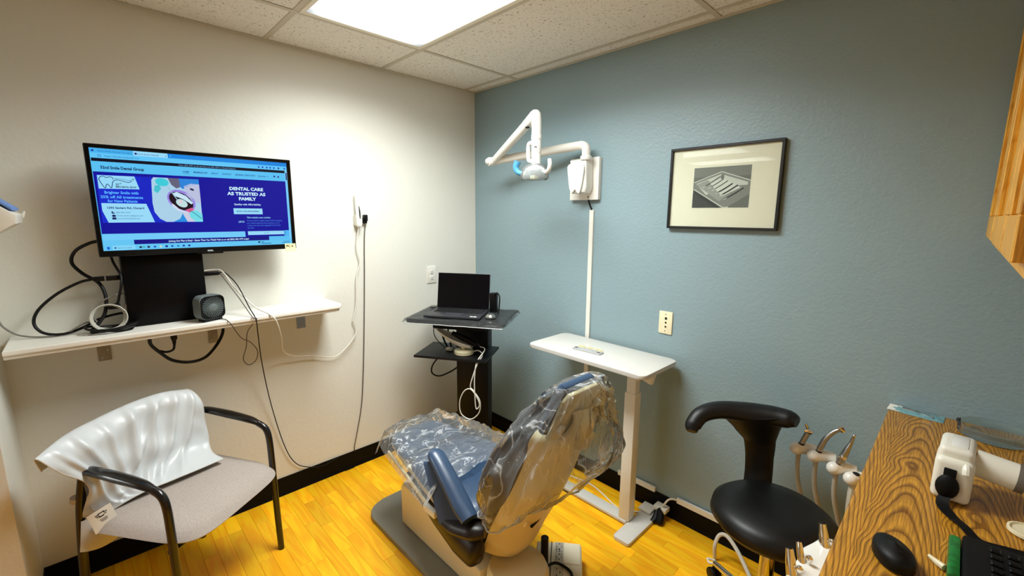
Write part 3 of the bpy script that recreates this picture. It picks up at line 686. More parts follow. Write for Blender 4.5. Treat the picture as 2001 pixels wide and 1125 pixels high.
# ------------------------------------------------------------------ rack on the return wall
rk = thing('glove_rack', 'white plastic box rack with blue contents on the return wall edge', 'rack', (-2.24, -.25, 1.43))
MB().prism([(-2.3095, -.14, 1.43), (-2.192, -.14, 1.512), (-2.187, -.14, 1.538), (-2.3095, -.14, 1.645)], (0, -.24, 0), bev=.004).build('body', M['white_plastic'], rk)
MB().prism([(-2.3, -.15, 1.645), (-2.196, -.15, 1.554), (-2.196, -.15, 1.562), (-2.3, -.15, 1.653)], (0, -.22, 0)).build('blue_pack', mat('blue_pack', (110, 150, 220), .5, var=(8, .08)), rk)
MB().tube([(-2.19, -.145, 1.53), (-2.184, -.145, 1.552)], .004, 8, 1).build('corner_peg', M['white_plastic'], rk)
# ------------------------------------------------------------------ guest chair (facing the room at an angle)
CF = Vector((-1.544, -.422, 0)); CU = Vector((-.809, -.588, 0)); CBk = Vector((-.588, .809, 0))
def gc(s_, t_, z_): return tuple(CF + CU * s_ + CBk * t_ + Vector((0, 0, z_)))
M['chair_frame'] = mat('chair_black_metal', (13, 15, 17), .22, .0, coat=.3, var=(20, .2), spec=.5)
M['chair_fabric'] = mat('grey_beige_fabric', (176, 165, 156), .9, bump=(700, .5), var=(240, .16))
g = thing('guest_chair', 'black metal armchair with a padded grey-beige seat by the white wall', 'chair', gc(.24, .2, 0))
# seat: thick rounded pad, crowned, front edge rolled
def seat_pt(u, v, top):
    a = (u - .5) * 2; b = (v - .5) * 2
    n = 5.0
    k = max((abs(a) ** n + abs(b) ** n) ** (1 / n) / max(abs(a), abs(b), 1e-6), 1.0)
    s_ = .24 + a / k * (.262 - .02 * (1 - v)) ; t_ = .185 + b / k * .255
    d = 1 - max(abs(a), abs(b)) ** 4
    z_ = .425 + (.052 * d ** .6 if top else -.035 * d ** .5) - .012 * (1 - v) + .012 * v
    return gc(s_, t_, z_)
sb = MB(); sb.grid(lambda u, v: seat_pt(u, v, True), 28, 28); sb.grid(lambda u, v: seat_pt(u, v, False), 28, 28)
bmesh.ops.remove_doubles(sb.bm, verts=sb.bm.verts, dist=.0006); bmesh.ops.recalc_face_normals(sb.bm, faces=sb.bm.faces)
sb.build('seat', M['chair_fabric'], g, ang=60)
def back_pt(u, v, f):
    a = (u - .5) * 2; b = (v - .5) * 2; n = 4.5
    k = max((abs(a) ** n + abs(b) ** n) ** (1 / n) / max(abs(a), abs(b), 1e-6), 1.0)
    a, b = a / k, b / k
    d = 1 - max(abs(u - .5), abs(v - .5)) ** 4 * 16
    t_ = .375 + .035 * (b + 1) / 2 - .05 * a * a + (.022 * d ** .6 if f > 0 else -.022 * d ** .6) * -1
    return gc(.25 + a * .235, t_, .60 + b * .145)
bk = MB(); bk.grid(lambda u, v: back_pt(u, v, 1), 20, 16); bk.grid(lambda u, v: back_pt(u, v, -1), 20, 16)
bmesh.ops.remove_doubles(bk.bm, verts=bk.bm.verts, dist=.0006); bmesh.ops.recalc_face_normals(bk.bm, faces=bk.bm.faces)
bk.build('backrest', M['chair_fabric'], g, ang=60)
for s0, sg in ((-.005, -1), (.485, 1)):
    # front leg rising into the armrest in one bent tube
    MB().tube([gc(s0, -.005, 0), gc(s0, 0, .2), gc(s0, .004, .45), gc(s0, .008, .555), gc(s0, .022, .60), gc(s0, .055, .622)], .0135, 12, 6).build('leg', M['chair_frame'], g)
    MB().tube([gc(s0, .05, .620), gc(s0, .10, .636), gc(s0, .2, .652), gc(s0, .31, .664), gc(s0, .385, .667)], [.0135, .021, .024, .021, .008], 14, 7, flat=(1.0, .62)).build('armrest', M['chair_frame'], g)
    MB().tube([gc(s0 - sg * .0, .42, 0), gc(s0, .405, .25), gc(s0, .375, .50), gc(s0 - sg * .01, .35, .66), gc(s0 - sg * .02, .36, .74)], .0145, 12, 6).build('leg', M['chair_frame'], g)
for t0 in (.02, .36):
    MB().tube([gc(-.005, t0, .385), gc(.24, t0, .388), gc(.485, t0, .385)], .011, 10, 2).build('seat_rail', M['chair_frame'], g)
MB().cyl(gc(.485, .3885, .535), gc(.485, .3845, .552), .0175, n=16).build('tape_band', mat('pale_tape', (190, 180, 160), .7, var=(30, .1)), g)

# ------------------------------------------------------------------ grey drape thrown over the chair back
M['drape'] = mat('pale_grey_cape', (204, 208, 210), .36, var=(6, .04))
dr = thing('drape', 'pale grey cloth cape thrown over the chair back and seat', 'cape', gc(.3, .3, .45))
# rows run from the top edge (behind the backrest) to the lower hem; columns from the right end to the left tip: (s, t, z)
rows = [
 [(.02, .43, .66), (.12, .455, .68), (.25, .46, .69), (.37, .455, .695), (.48, .43, .70), (.57, .395, .70)],
 [(.035, .395, .765), (.13, .42, .785), (.25, .43, .79), (.37, .425, .787), (.49, .40, .785), (.60, .362, .765)],
 [(.03, .335, .735), (.13, .365, .755), (.25, .378, .76), (.37, .37, .75), (.49, .345, .735), (.57, .33, .71)],
 [(.03, .315, .63), (.13, .34, .645), (.25, .355, .65), (.37, .35, .65), (.46, .325, .635), (.505, .322, .625)],
 [(.045, .29, .545), (.14, .32, .55), (.26, .335, .555), (.37, .335, .555), (.45, .33, .55), (.495, .345, .54)],
 [(.075, .235, .505), (.16, .26, .508), (.27, .29, .508), (.37, .31, .505), (.43, .33, .49), (.487, .375, .47)],
 [(.095, .165, .492), (.18, .19, .496), (.28, .23, .498), (.36, .27, .495), (.42, .31, .475), (.475, .385, .42)],
]
def cr(P, t):
    n = len(P) - 1; x = min(max(t * n, 0), n - 1e-6); i = int(x); f = x - i
    p0 = P[max(i - 1, 0)]; p1 = P[i]; p2 = P[i + 1]; p3 = P[min(i + 2, n)]
    return tuple(.5 * (2 * b + (c - a) * f + (2 * a - 5 * b + 4 * c - d) * f * f + (3 * b - a - 3 * c + d) * f ** 3) for a, b, c, d in zip(p0, p1, p2, p3))
def drape_pt(u, v):
    q = cr([cr(r_, u) for r_ in rows], v)
    fold = 0
    for (u0, sl, amp, wd) in ((.14, .38, .016, .022), (.26, .42, .020, .024), (.38, .30, .022, .026), (.50, .16, .022, .024), (.62, -.05, .018, .024), (.74, -.16, .016, .024), (.85, -.2, .012, .02), (.44, .75, .012, .02)):
        x = (u - u0 - sl * (v - .5)) / wd; fold += amp * math.exp(-x * x)
    nz = noise.noise(Vector((u * 5, v * 6, 1.3))) * .014 + noise.noise(Vector((u * 11, v * 9, 4.1))) * .007
    env = min(1, max(0, (v - .16) * 5)) * min(1, (1.02 - v) * 5)
    s_, t_, z_ = q
    lift = .018 + (fold + nz + .004) * env
    k_ = min(1, max(0, (v - .56) / .2)); k_ = k_ * k_ * (3 - 2 * k_)
    return gc(s_, t_ - lift * (1 - .55 * k_), z_ + lift * (.3 + .2 * k_) - .004 * k_)
MB().grid(drape_pt, 90, 80, .0012).build('cloth', M['drape'], dr, ang=80)
hem = MB(); hem.tube([drape_pt(i / 40, 1.0) for i in range(41)], .0022, 6, 1); hem.tube([drape_pt(0.0, i / 40) for i in range(41)], .0024, 6, 1); hem.tube([drape_pt(1.0, i / 40) for i in range(41)], .0022, 6, 1)
hem.build('stitched_hem', mat('hem', (205, 202, 196), .7, bump=(400, .6), var=(200, .1)), dr)
def tail_pt(u, v):
    s0 = .40 + .098 * u; zz = .488 - .125 * v * (1 - .25 * (2 * u - 1) ** 2)
    out = .012 + .028 * math.sin(math.pi * u) * math.sin(math.pi * min(1, v * .9 + .1))
    return gc(s0 - .02 * v + .05 * v * u, .325 + .05 * u - .02 * v - out, zz - .02 * u)
MB().grid(tail_pt, 16, 16, .0012).build('tail', mat('cape_inside', (196, 194, 188), .6, var=(6, .04)), dr, ang=80)
def lab_pt(u, v, o=0.0):
    return gc(.455 + .058 * u - .012 * v, .285 + .03 * u - .012 * v - o, .522 - .02 * u - .075 * v + .008 * math.sin(3 * v))
MB().grid(lab_pt, 4, 8, .0006).build('care_label', M['paper'], dr)
lm = MB()
for k, (u0, u1, v0, v1) in enumerate(((.25, .4, .26, .31), (.35, .62, .20, .26), (.58, .75, .25, .31), (.3, .42, .36, .40), (.42, .62, .40, .46), (.58, .72, .35, .40), (.34, .66, .56, .58), (.34, .64, .61, .63), (.36, .62, .66, .68))):
    lm.grid(lambda u, v: lab_pt(u0 + (u1 - u0) * u, v0 + (v1 - v0) * v, .0014), 2, 2)
lm.build('label_print', mat('label_ink', (40, 40, 42), .8, var=(60, .1)), dr, smooth=False)
# ------------------------------------------------------------------ laptop cart in the corner
KO = Vector((-.478, -.468, 0)); KA = math.atan2(-.85, .53)   # local x along the tray front edge
def kc(a, b, z_):      # a along the front edge (towards the blue wall side), b away from the viewer
    d = Vector((.534, -.845, 0)); n = Vector((.845, .534, 0)); return tuple(KO + d * a + n * b + Vector((0, 0, z_)))
KM = Matrix(((.534, .845, 0, KO.x), (-.845, .534, 0, KO.y), (0, 0, 1, 0), (0, 0, 0, 1)))
M['cart_black'] = mat('cart_black_laminate', (12, 12, 13), .45, var=(14, .25), spec=.3)
kt = thing('laptop_cart', 'black pedestal laptop cart with tray and lower shelf in the corner', 'cart', tuple(KO))
MB().prism([kc(x, y, .945) for x, y in rrect(.575, .385, .03, 6)], (0, 0, .022), bev=.006, seg=3).build('tray', M['cart_black'], kt)
MB().box(-.16, .16, -.10, .14, .895, .945, bev=.01, M=KM).build('tray_support', M['black_matte'], kt)
MB().box(-.075, .13, .06, .15, .03, .90, bev=.006, M=KM).build('post', M['cart_black'], kt)
MB().prism([kc(x - .02, y - .045, .742) for x, y in ((-.22, -.14), (.21, -.14), (.21, .14), (-.22, .14))], (0, 0, .014), bev=.002).build('lower_shelf', M['cart_black'], kt)
MB().prism([kc(x, y, .0) for x, y in rrect(.56, .40, .03, 5)], (0, 0, .035), bev=.008).build('base', M['black_matte'], kt)
# clear film over the tray; folded film scatters white along its creases
def crease_lines(nt, vec, sock, haze, amt, cscale):
    n = nt.nodes.new('ShaderNodeTexNoise'); n.inputs['Scale'].default_value = cscale; n.inputs['Detail'].default_value = 2.5; n.inputs['Distortion'].default_value = .8; nt.links.new(vec, n.inputs['Vector'])
    a = nt.nodes.new('ShaderNodeMath'); a.operation = 'SUBTRACT'; a.inputs[1].default_value = .5; nt.links.new(n.outputs['Fac'], a.inputs[0])
    b = nt.nodes.new('ShaderNodeMath'); b.operation = 'ABSOLUTE'; nt.links.new(a.outputs[0], b.inputs[0])
    c = nt.nodes.new('ShaderNodeMapRange'); c.inputs['From Min'].default_value = 0; c.inputs['From Max'].default_value = .022; c.inputs['To Min'].default_value = haze + amt; c.inputs['To Max'].default_value = haze
    nt.links.new(b.outputs[0], c.inputs['Value']); nt.links.new(c.outputs[0], sock)
def film(name, tint=(235, 240, 240), haze=.05, rough=.08, gl=.5, bscale=40, bstr=.6, dcol=(.85, .87, .87), stretch=(1, .45, .6), crease=0.0, cscale=9.0):
    m = bpy.data.materials.new(name); m.use_nodes = True; nt = m.node_tree; nt.nodes.clear()
    o = nt.nodes.new('ShaderNodeOutputMaterial'); tr = nt.nodes.new('ShaderNodeBsdfTransparent'); gs = nt.nodes.new('ShaderNodeBsdfGlossy'); df = nt.nodes.new('ShaderNodeBsdfDiffuse')
    tr.inputs[0].default_value = lin(tint) + (1,); gs.inputs['Roughness'].default_value = rough; df.inputs[0].default_value = tuple(dcol) + (1,)
    lw_ = nt.nodes.new('ShaderNodeLayerWeight'); lw_.inputs[0].default_value = gl
    tc = nt.nodes.new('ShaderNodeTexCoord'); n = nt.nodes.new('ShaderNodeTexNoise'); n.inputs['Scale'].default_value = bscale; n.inputs['Detail'].default_value = 3; n.inputs['Distortion'].default_value = 1.5
    mp = nt.nodes.new('ShaderNodeMapping'); mp.inputs['Scale'].default_value = stretch; nt.links.new(tc.outputs['Object'], mp.inputs[0]); nt.links.new(mp.outputs[0], n.inputs['Vector'])
    bp = nt.nodes.new('ShaderNodeBump'); bp.inputs['Strength'].default_value = bstr; bp.inputs['Distance'].default_value = .01; nt.links.new(n.outputs['Fac'], bp.inputs['Height'])
    nt.links.new(bp.outputs[0], gs.inputs['Normal']); nt.links.new(bp.outputs[0], lw_.inputs['Normal'])
    m1 = nt.nodes.new('ShaderNodeMixShader'); m1.inputs[0].default_value = haze
    if crease: crease_lines(nt, mp.outputs[0], m1.inputs[0], haze, crease, cscale)
    nt.links.new(tr.outputs[0], m1.inputs[1]); nt.links.new(df.outputs[0], m1.inputs[2])
    m2 = nt.nodes.new('ShaderNodeMixShader'); nt.links.new(lw_.outputs['Fresnel'], m2.inputs[0]); nt.links.new(m1.outputs[0], m2.inputs[1]); nt.links.new(gs.outputs[0], m2.inputs[2])
    nt.links.new(m2.outputs[0], o.inputs[0]); return m
M['tray_film'] = film('clear_tray_film', haze=.03, gl=.12, bscale=30)
def filmtray(u, v):
    a = (u - .5) * .60; b = (v - .5) * .405; z_ = .9695 + .002 * noise.noise(Vector((u * 9, v * 7, 3)))
    e = max(abs(u - .5), abs(v - .5)) * 2
    if e > .955: z_ -= (e - .955) * .5
    return kc(a, b, z_)
MB().grid(filmtray, 44, 34).build('tray_cover', M['tray_film'], kt, ang=80)
MB().tube([filmtray(.02 + .96 * i / 24, 0.0) for i in range(25)], .004, 6, 1, flat=(1, .6)).build('film_edge', film('bunched_film', haze=.35, gl=.3, bscale=60), kt)
MB().tube([kc(.298, -.17 + .30 * i / 12, .962 + .012 * noise.noise(Vector((i * .9, 2, 1)))) for i in range(13)], .006, 6, 2).build('film_edge', M['tray_film'], kt)
# laptop
lp = thing('laptop', 'open dark laptop with black screen on the corner cart', 'laptop', kc(-.06, -.05, .973))
M['laptop_body'] = mat('laptop_grey', (50, 50, 55), .4, .3, var=(40, .1)); M['laptop_key'] = mat('laptop_key', (16, 16, 19), .5, var=(40, .2), spec=.3)
LM = KM @ TM((-.03, -.03, .973), (0, 0, math.radians(2)))
MB().box(-.165, .165, -.115, .105, 0, .012, bev=.003, M=LM).build('base', M['laptop_body'], lp)
MB().box(-.145, .145, -.01, .095, .0117, .0127, M=LM).build('keyboard_deck', M['laptop_key'], lp)
kb = MB().box(-.0082, .0082, -.007, .007, 0, .0022, bev=.0008, seg=1).build('key', M['laptop_key'], lp, world=False)
first = True
for r_ in range(5):
    for c_ in range(15):
        loc = LM @ Vector((-.136 + c_ * .0194, .004 + r_ * .019, .0126)) - Vector(lp.location)
        rz = LM.to_euler().z
        if first: kb.location = loc; kb.rotation_euler = (0, 0, rz); first = False
        else: share(kb, 'key', lp, loc, (0, 0, rz))
MB().box(-.06, .045, -.108, -.02, .0117, .0125, M=LM).build('touchpad', mat('touchpad', (66, 66, 72), .35, .2, var=(30, .05)), lp)
stt = MB(); stt.box(.105, .122, -.10, -.085, .0118, .0124, M=LM); stt.box(.126, .143, -.10, -.085, .0118, .0124, M=LM)
stt.build('stickers', M['paper'], lp)
LS = LM @ TM((0, .102, .012), (math.radians(-10), 0, 0))
MB().box(-.165, .165, 0, .006, 0, .215, bev=.0025, M=LS).build('lid', M['laptop_body'], lp)
MB().box(-.162, .162, -.0008, .001, .003, .2125, bev=.0004, seg=1, M=LS).build('display', mat('laptop_display', (3, 4, 8), .2, spec=.3), lp)
# mouse, power brick and cables on the tray
ms = thing('computer_mouse', 'small silver computer mouse beside the laptop on the cart', 'mouse', kc(.175, -.085, .972))
MB().lathe([(.028, 0), (.03, .008), (.026, .018), (.016, .026), (.004, .0295), (0, .03)], kc(.185, -.075, .972), n=24, scale=(1.05, 1)).build('shell', M['steel'], ms)
MB().tube([kc(.185, -.098, .99), kc(.185, -.09, 1.0)], .003, 8, 1).build('wheel', M['black'], ms)
tag(MB().box(.13, .175, .09, .13, .968, 1.085, bev=.006, M=KM).build('power_brick', M['black']), 'upright black power brick standing beside the laptop screen', 'power brick')
cable('brick_lead', 'short black lead arching from the power brick to the tray', [kc(.165, .085, 1.078), kc(.185, .07, 1.092), kc(.205, .05, 1.07), kc(.207, .03, 1.01), kc(.205, .02, .974)], .0045, M['black_rubber'])
dsh = MB(); dsh.lathe([(.0, .004), (.014, .004), (.02, .008), (.021, .008), (.015, 0), (0, 0)], kc(-.245, .115, .972), n=20)
tag(dsh.build('tray_disc', M['steel']), 'tiny silver disc on the cart tray corner by the laptop', 'disc')
for i, (a0, sw, lb) in enumerate(((-.15, -.02, 'thin black cable'), (-.125, .005, 'thick black cable'), (-.10, .02, 'second thick black cable'))):
    cable('cart_cable', lb + ' hanging between the cart tray and lower shelf', [kc(a0, .0, .944), kc(a0 + sw - .01, -.03, .88), kc(a0 + sw, -.03, .82), kc(a0 + .02, -.005, .762), kc(a0 + .035, .0, .7565)], (.0026, .0055, .0048)[i], M['black_rubber'])
cable('shelf_cable', 'black cable looping under the lower shelf to the cart post', [kc(-.13, .0, .741), kc(-.17, .02, .69), kc(-.225, .04, .62), kc(-.235, .05, .565), kc(-.19, .06, .545), kc(-.12, .075, .575), kc(-.077, .085, .605)], .005, M['black_rubber'])
# white cradle with its puck base
cr_ = thing('scanner_cradle', 'cream swivel cradle on a round puck base holding a dark wand', 'scanner cradle', kc(.03, -.09, .757))
MB().lathe([(0, 0), (.052, 0), (.056, .004), (.055, .02), (.047, .026), (.012, .028), (.012, .034), (0, .034)], kc(.03, -.09, .7565), n=32).build('puck', mat('cream_plastic', (205, 196, 160), .4, var=(10, .05)), cr_)
MB().tube([kc(.03, -.09, .785), kc(.03, -.092, .80), kc(.032, -.094, .812)], .012, 12, 3).build('stem', M['ivory'], cr_)
def trough(u, v):
    a = -.135 + .215 * u; wdt = .008 + .040 * math.sin(math.pi * min(1, u * .8 + .05)) ; th = math.pi * (v - .5)
    zc_ = .895 - .085 * u + .02 * (u - .5) ** 2
    return kc(a, -.09 + wdt * math.sin(th), zc_ - wdt * .75 * math.cos(th))
MB().grid(trough, 24, 12, .003).build('cradle', M['white_plastic'], cr_, ang=60)
MB().tube([kc(-.04, -.09, .875), kc(.03, -.09, .848), kc(.10, -.09, .818), kc(.125, -.088, .805)], [.012, .018, .016, .006], 14, 5).build('wand', M['black'], cr_)
tag(MB().box(-.095, -.055, -.065, -.035, .757, .772, bev=.004, M=KM).build('inline_adapter', M['white_plastic']), 'small white inline adapter on the lower cart shelf', 'adapter')
MB().tube([kc(.085, -.09, .772), kc(.12, -.10, .785), kc(.155, -.13, .772), kc(.14, -.175, .735), kc(.115, -.185, .66), kc(.10, -.185, .60), kc(.12, -.185, .575), kc(.155, -.185, .52), kc(.15, -.185, .45), kc(.10, -.185, .405), kc(.045, -.185, .43), kc(.035, -.185, .50), kc(.06, -.185, .565), kc(.10, -.19, .588), kc(.135, -.19, .55), kc(.155, -.19, .50), kc(.135, -.19, .475), kc(.128, -.19, .55), kc(.125, -.185, .65), kc(.135, -.175, .74), kc(.165, -.12, .80), kc(.126, -.088, .806)], .0032, 8, 6).build('cord', M['white_cable'], cr_)
# ------------------------------------------------------------------ dental operating light on the blue wall
M['lamp_white'] = mat('lamp_enamel', (238, 236, 228), .28, var=(6, .03), coat=.2)
M['clear'] = film('clear_polycarbonate', haze=.16, gl=.12, rough=.05, bscale=8, bstr=.05)
dl = thing('dental_light', 'white wall mounted dental operating light on jointed tubular arm', 'dental light', (-.05, -.975, 1.63))
MB().prism([(-.0005, -.975 + x, 1.747 + z) for x, z in rrect(.192, .226, .004, 2)], (-.026, 0, 0), bev=.002).build('wall_plate', M['lamp_white'], dl)
hs = MB(); hs.prism([(-.026, -.925, 1.845), (-.026, -1.035, 1.845), (-.026, -1.04, 1.70), (-.026, -1.03, 1.67), (-.026, -.945, 1.665), (-.026, -.93, 1.69)], (-.07, 0, 0), bev=.012, seg=3)
hs.build('housing', M['lamp_white'], dl)
tooth = [(-.875, 1.815), (-.868, 1.83), (-.878, 1.845), (-.905, 1.852), (-.94, 1.852), (-.965, 1.845), (-.974, 1.828), (-.972, 1.80), (-.966, 1.76), (-.958, 1.715), (-.949, 1.692), (-.940, 1.688), (-.932, 1.70), (-.922, 1.72), (-.914, 1.704), (-.904, 1.69), (-.894, 1.694), (-.886, 1.72), (-.879, 1.765)]
MB().prism([(-.1, -.976 + (y + .921) * 1.08, z - .024) for y, z in tooth], (-.009, 0, 0), bev=.003).build('tooth_badge', M['white_gloss'], dl)
EL = (-.075, -1.02, 0)
MB().cyl((-.075, -1.02, 1.84), (-.075, -1.02, 1.862), .031, n=24, bev=.003).build('swivel_collar', M['lamp_white'], dl)
J1 = Vector((-.205, -.425, 1.868))
MB().tube([(-.075, -1.02, 1.862), (-.075, -1.02, 1.888), (-.0755, -1.015, 1.906), (-.079, -.998, 1.917), (-.086, -.965, 1.917), (-.12, -.81, 1.905), (-.165, -.605, 1.886), tuple(J1 + Vector((0, 0, .004)))], .0235, 20, 6).build('lower_arm', M['lamp_white'], dl)
jb = MB(); jb.cyl(tuple(J1 + Vector((-.03, .015, -.002))), tuple(J1 + Vector((.03, .002, .004))), .026, n=20, bev=.006); jb.ball(tuple(J1 + Vector((-.028, .015, 0))), .02)
jb.build('elbow_joint', M['lamp_white'], dl)
MB().cyl(tuple(J1 + Vector((-.045, .018, -.004))), tuple(J1 + Vector((-.032, .016, -.002))), .009, n=12).build('joint_screw', M['steel'], dl)
TE = Vector((-.33, -.875, 2.045))
d2 = (TE - J1)
MB().tube([tuple(J1 + d2 * .02), tuple(J1 + d2 * .5), tuple(J1 + d2 * .86)], [.022, .0235, .0245], 20, 2).build('upper_arm', M['lamp_white'], dl)
MB().tube([tuple(J1 + d2 * .84), tuple(J1 + d2 * .93), tuple(TE + Vector((-.004, -.012, .004))), (-.34, -.90, 2.03), (-.342, -.905, 1.985), (-.342, -.905, 1.94)], [.0255, .0265, .027, .0265, .025, .025], 20, 6).build('spring_elbow', M['lamp_white'], dl)
slot = J1 + d2 * .86 + Vector((-.012, -.012, -.022)); MB().ball(tuple(slot), (.012, .012, .005), 10).build('arm_slot', M['dark_slot'], dl)
PX, PY = -.342, -.905
MB().cyl((PX, PY, 1.95), (PX, PY, 1.925), .0265, n=24, bev=.002).build('sleeve_ring', M['lamp_white'], dl)
MB().cyl((PX, PY, 1.93), (PX, PY, 1.858), .0245, n=24, bev=.002).build('switch_sleeve', M['lamp_white'], dl)
for dy in (.004, -.006): MB().ball((PX - .021, PY - .012 + dy * .8 - .0, 1.888), (.004, .003, .004), 8).build('switch_button', M['dark_slot'], dl)
MB().tube([(PX, PY, 1.858), (PX, PY, 1.835), (PX, PY, 1.808)], .0235, 20, 2).build('neck', M['lamp_white'], dl)
MB().tube([(PX + .004, PY + .02, 1.915), (PX + .006, PY + .05, 1.915), (PX + .008, PY + .062, 1.905), (PX + .008, PY + .064, 1.87), (PX + .008, PY + .060, 1.835), (PX + .006, PY + .048, 1.826), (PX + .003, PY + .015, 1.826)], .0105, 14, 6).build('pull_handle', M['lamp_white'], dl)
HC = Vector((PX - .005, PY + .006, 1.766))
MB().lathe([(.024, .042), (.05, .036), (.071, .018), (.080, -.004), (.080, -.030), (.074, -.038), (.072, -.036), (.077, -.028), (.077, -.004), (.068, .015), (.048, .032), (.022, .038)], tuple(HC), n=36, scale=(1, .75)).build('clear_shield', M['clear'], dl)
rf = MB(); rf.lathe([(.018, .036), (.045, .028), (.062, .012), (.058, .010), (.042, .023), (.016, .030)], tuple(HC), n=30, scale=(1, .75)); rf.build('reflector', M['lamp_white'], dl)
MB().lathe([(.012, .034), (.016, .028), (.016, .018), (.022, .014), (.022, .0), (.020, -.012), (.008, -.016), (0, -.016)], tuple(HC), n=24).build('bulb_socket', mat('socket_grey', (92, 90, 88), .5, .3, var=(10, .1)), dl)
MB().box(HC.x - .016, HC.x + .016, HC.y - .016, HC.y + .016, HC.z - .034, HC.z - .014, bev=.003).build('bulb', M['ivory'], dl)
for sg in (1, -1):
    MB().tube([tuple(HC + Vector((.0, sg * .055, .006))), tuple(HC + Vector((-.004, sg * .082, -.004))), tuple(HC + Vector((-.012, sg * .108, .006))), tuple(HC + Vector((-.016, sg * .118, .03))), tuple(HC + Vector((-.012, sg * .112, .055)))], [.008, .0095, .0105, .0105, .010], 14, 6).build('handle', M['lamp_white'], dl)
wrp = MB(); wrp.tube([tuple(HC + Vector((-.006, .085, -.002))), tuple(HC + Vector((-.013, .109, .008))), tuple(HC + Vector((-.017, .119, .032))), tuple(HC + Vector((-.013, .108, .062)))], [.0125, .0155, .0165, .019], 12, 6)
wrp.build('handle_wrap', film('blue_barrier_film', tint=(110, 190, 235), haze=.5, gl=.2, bscale=50, dcol=(.16, .5, .75)), dl)
MB().tube([(-.024, -1.005, 1.655), (-.02, -1.008, 1.625), (-.014, -1.012, 1.605), (-.010, -1.022, 1.580)], .0045, 8, 5).build('lead', M['black_rubber'], dl)
for z in (1.665, 1.74): MB().ball((-.099, -1.005, z), (.002, .004, .004), 8).build('screw', M['steel'], dl)

# ------------------------------------------------------------------ surface raceways
def raceway(name, label, pts, vec): return tag(MB().prism(pts, vec, bev=.0015, seg=1).build(name, M['white_plastic']), label, 'cable raceway')
raceway('vertical_raceway', 'white vertical cable raceway on blue wall under the dental light', [(-.0005, -1.008, .15), (-.0005, -1.034, .15), (-.011, -1.034, .15), (-.011, -1.008, .15)], (0, 0, 1.43))
def hrace(y0, y1, lb): raceway('baseboard_raceway', lb, [(-.0065, y0, .104), (-.0195, y0, .104), (-.0195, y0, .130), (-.0065, y0, .130)], (0, y1 - y0, 0))
hrace(-1.272, -1.498, 'short white cable raceway above the black baseboard behind the desk foot')
hrace(-1.618, -2.33, 'long white cable raceway above the black baseboard behind the stool')

# ------------------------------------------------------------------ framed photograph
pf = thing('framed_picture', 'black framed black-and-white photograph with white mat on the blue wall', 'picture', (-.012, -1.707, 1.492))
Y0, Y1, Z0, Z1 = -1.943, -1.471, 1.492, 1.8575
fb = MB(); e = .011
for b in ((Y0, Y1, Z0, Z0 + e), (Y0, Y1, Z1 - e, Z1), (Y0, Y0 + e, Z0 + e, Z1 - e), (Y1 - e, Y1, Z0 + e, Z1 - e)): fb.box(-.024, -.0005, b[0], b[1], b[2], b[3], bev=.0012, seg=1)
fb.build('frame', mat('frame_black', (12, 13, 13), .35, var=(20, .15)), pf)
MB().box(-.013, -.001, Y0 + .008, Y1 - .008, Z0 + .008, Z1 - .008).build('mat_board', mat('mat_board', (232, 226, 208), .8, var=(30, .02)), pf, smooth=False)
pp = Print((-.0134, -1.584, 1.764), (0, -1, 0), (0, 0, -1), (-1, 0, 0))
pp.rect(-3, -3, 245, 180, (236, 232, 214), 0)
pp.rect(0, 0, 242, 177, (104, 106, 102), 1)
pp.rect(0, 0, 242, 42, (122, 123, 118), 2); pp.poly([(0, 110), (110, 177), (0, 177)], (62, 64, 62), 2)
pp.poly([(4, 62), (122, 22), (242, 62), (242, 120), (150, 177), (130, 177), (4, 92)], (128, 130, 125), 3)
pp.poly([(14, 70), (120, 32), (232, 70), (232, 82), (170, 84), (60, 120)], (196, 197, 190), 4)
pp.poly([(14, 74), (60, 56), (180, 98), (120, 150)], (150, 152, 146), 5)
pp.poly([(70, 66), (130, 50), (205, 92), (130, 128)], (206, 207, 200), 6)
pp.line([(4, 64), (122, 22), (242, 64)], 3, (214, 215, 208), 7, k=1); pp.line([(4, 94), (138, 176), (160, 174)], 3.5, (206, 207, 200), 7, k=1)
pp.poly([(4, 98), (130, 177), (110, 177), (4, 112)], (48, 50, 48), 7)
for i, (x, y, L, c) in enumerate(((50, 84, 66, 60), (76, 88, 56, 80), (92, 98, 58, 70), (110, 112, 60, 40), (128, 122, 64, 36), (146, 138, 70, 60))):
    pp.line([(x, y), (x + L * .55, y - L * .32), (x + L, y - L * .62)], 4 if i < 3 else 6, (c, c, c), 8, k=1)
    pp.line([(x - 6, y + 4), (x + 6, y - 3)], 2.2, (214, 214, 210), 9, k=1)
pp.ell(126, 44, 8, 10, (110, 112, 108), 8)
pp.build('photograph', ink_mat('print_ink', rough=.6), pf)
M['glass'] = film('picture_glass', tint=(250, 252, 250), haze=.0, rough=.0, gl=.16, bscale=1, bstr=0)
MB().box(-.0168, -.0148, Y0 + .009, Y1 - .009, Z0 + .009, Z1 - .009).build('glass', M['glass'], pf, smooth=False)

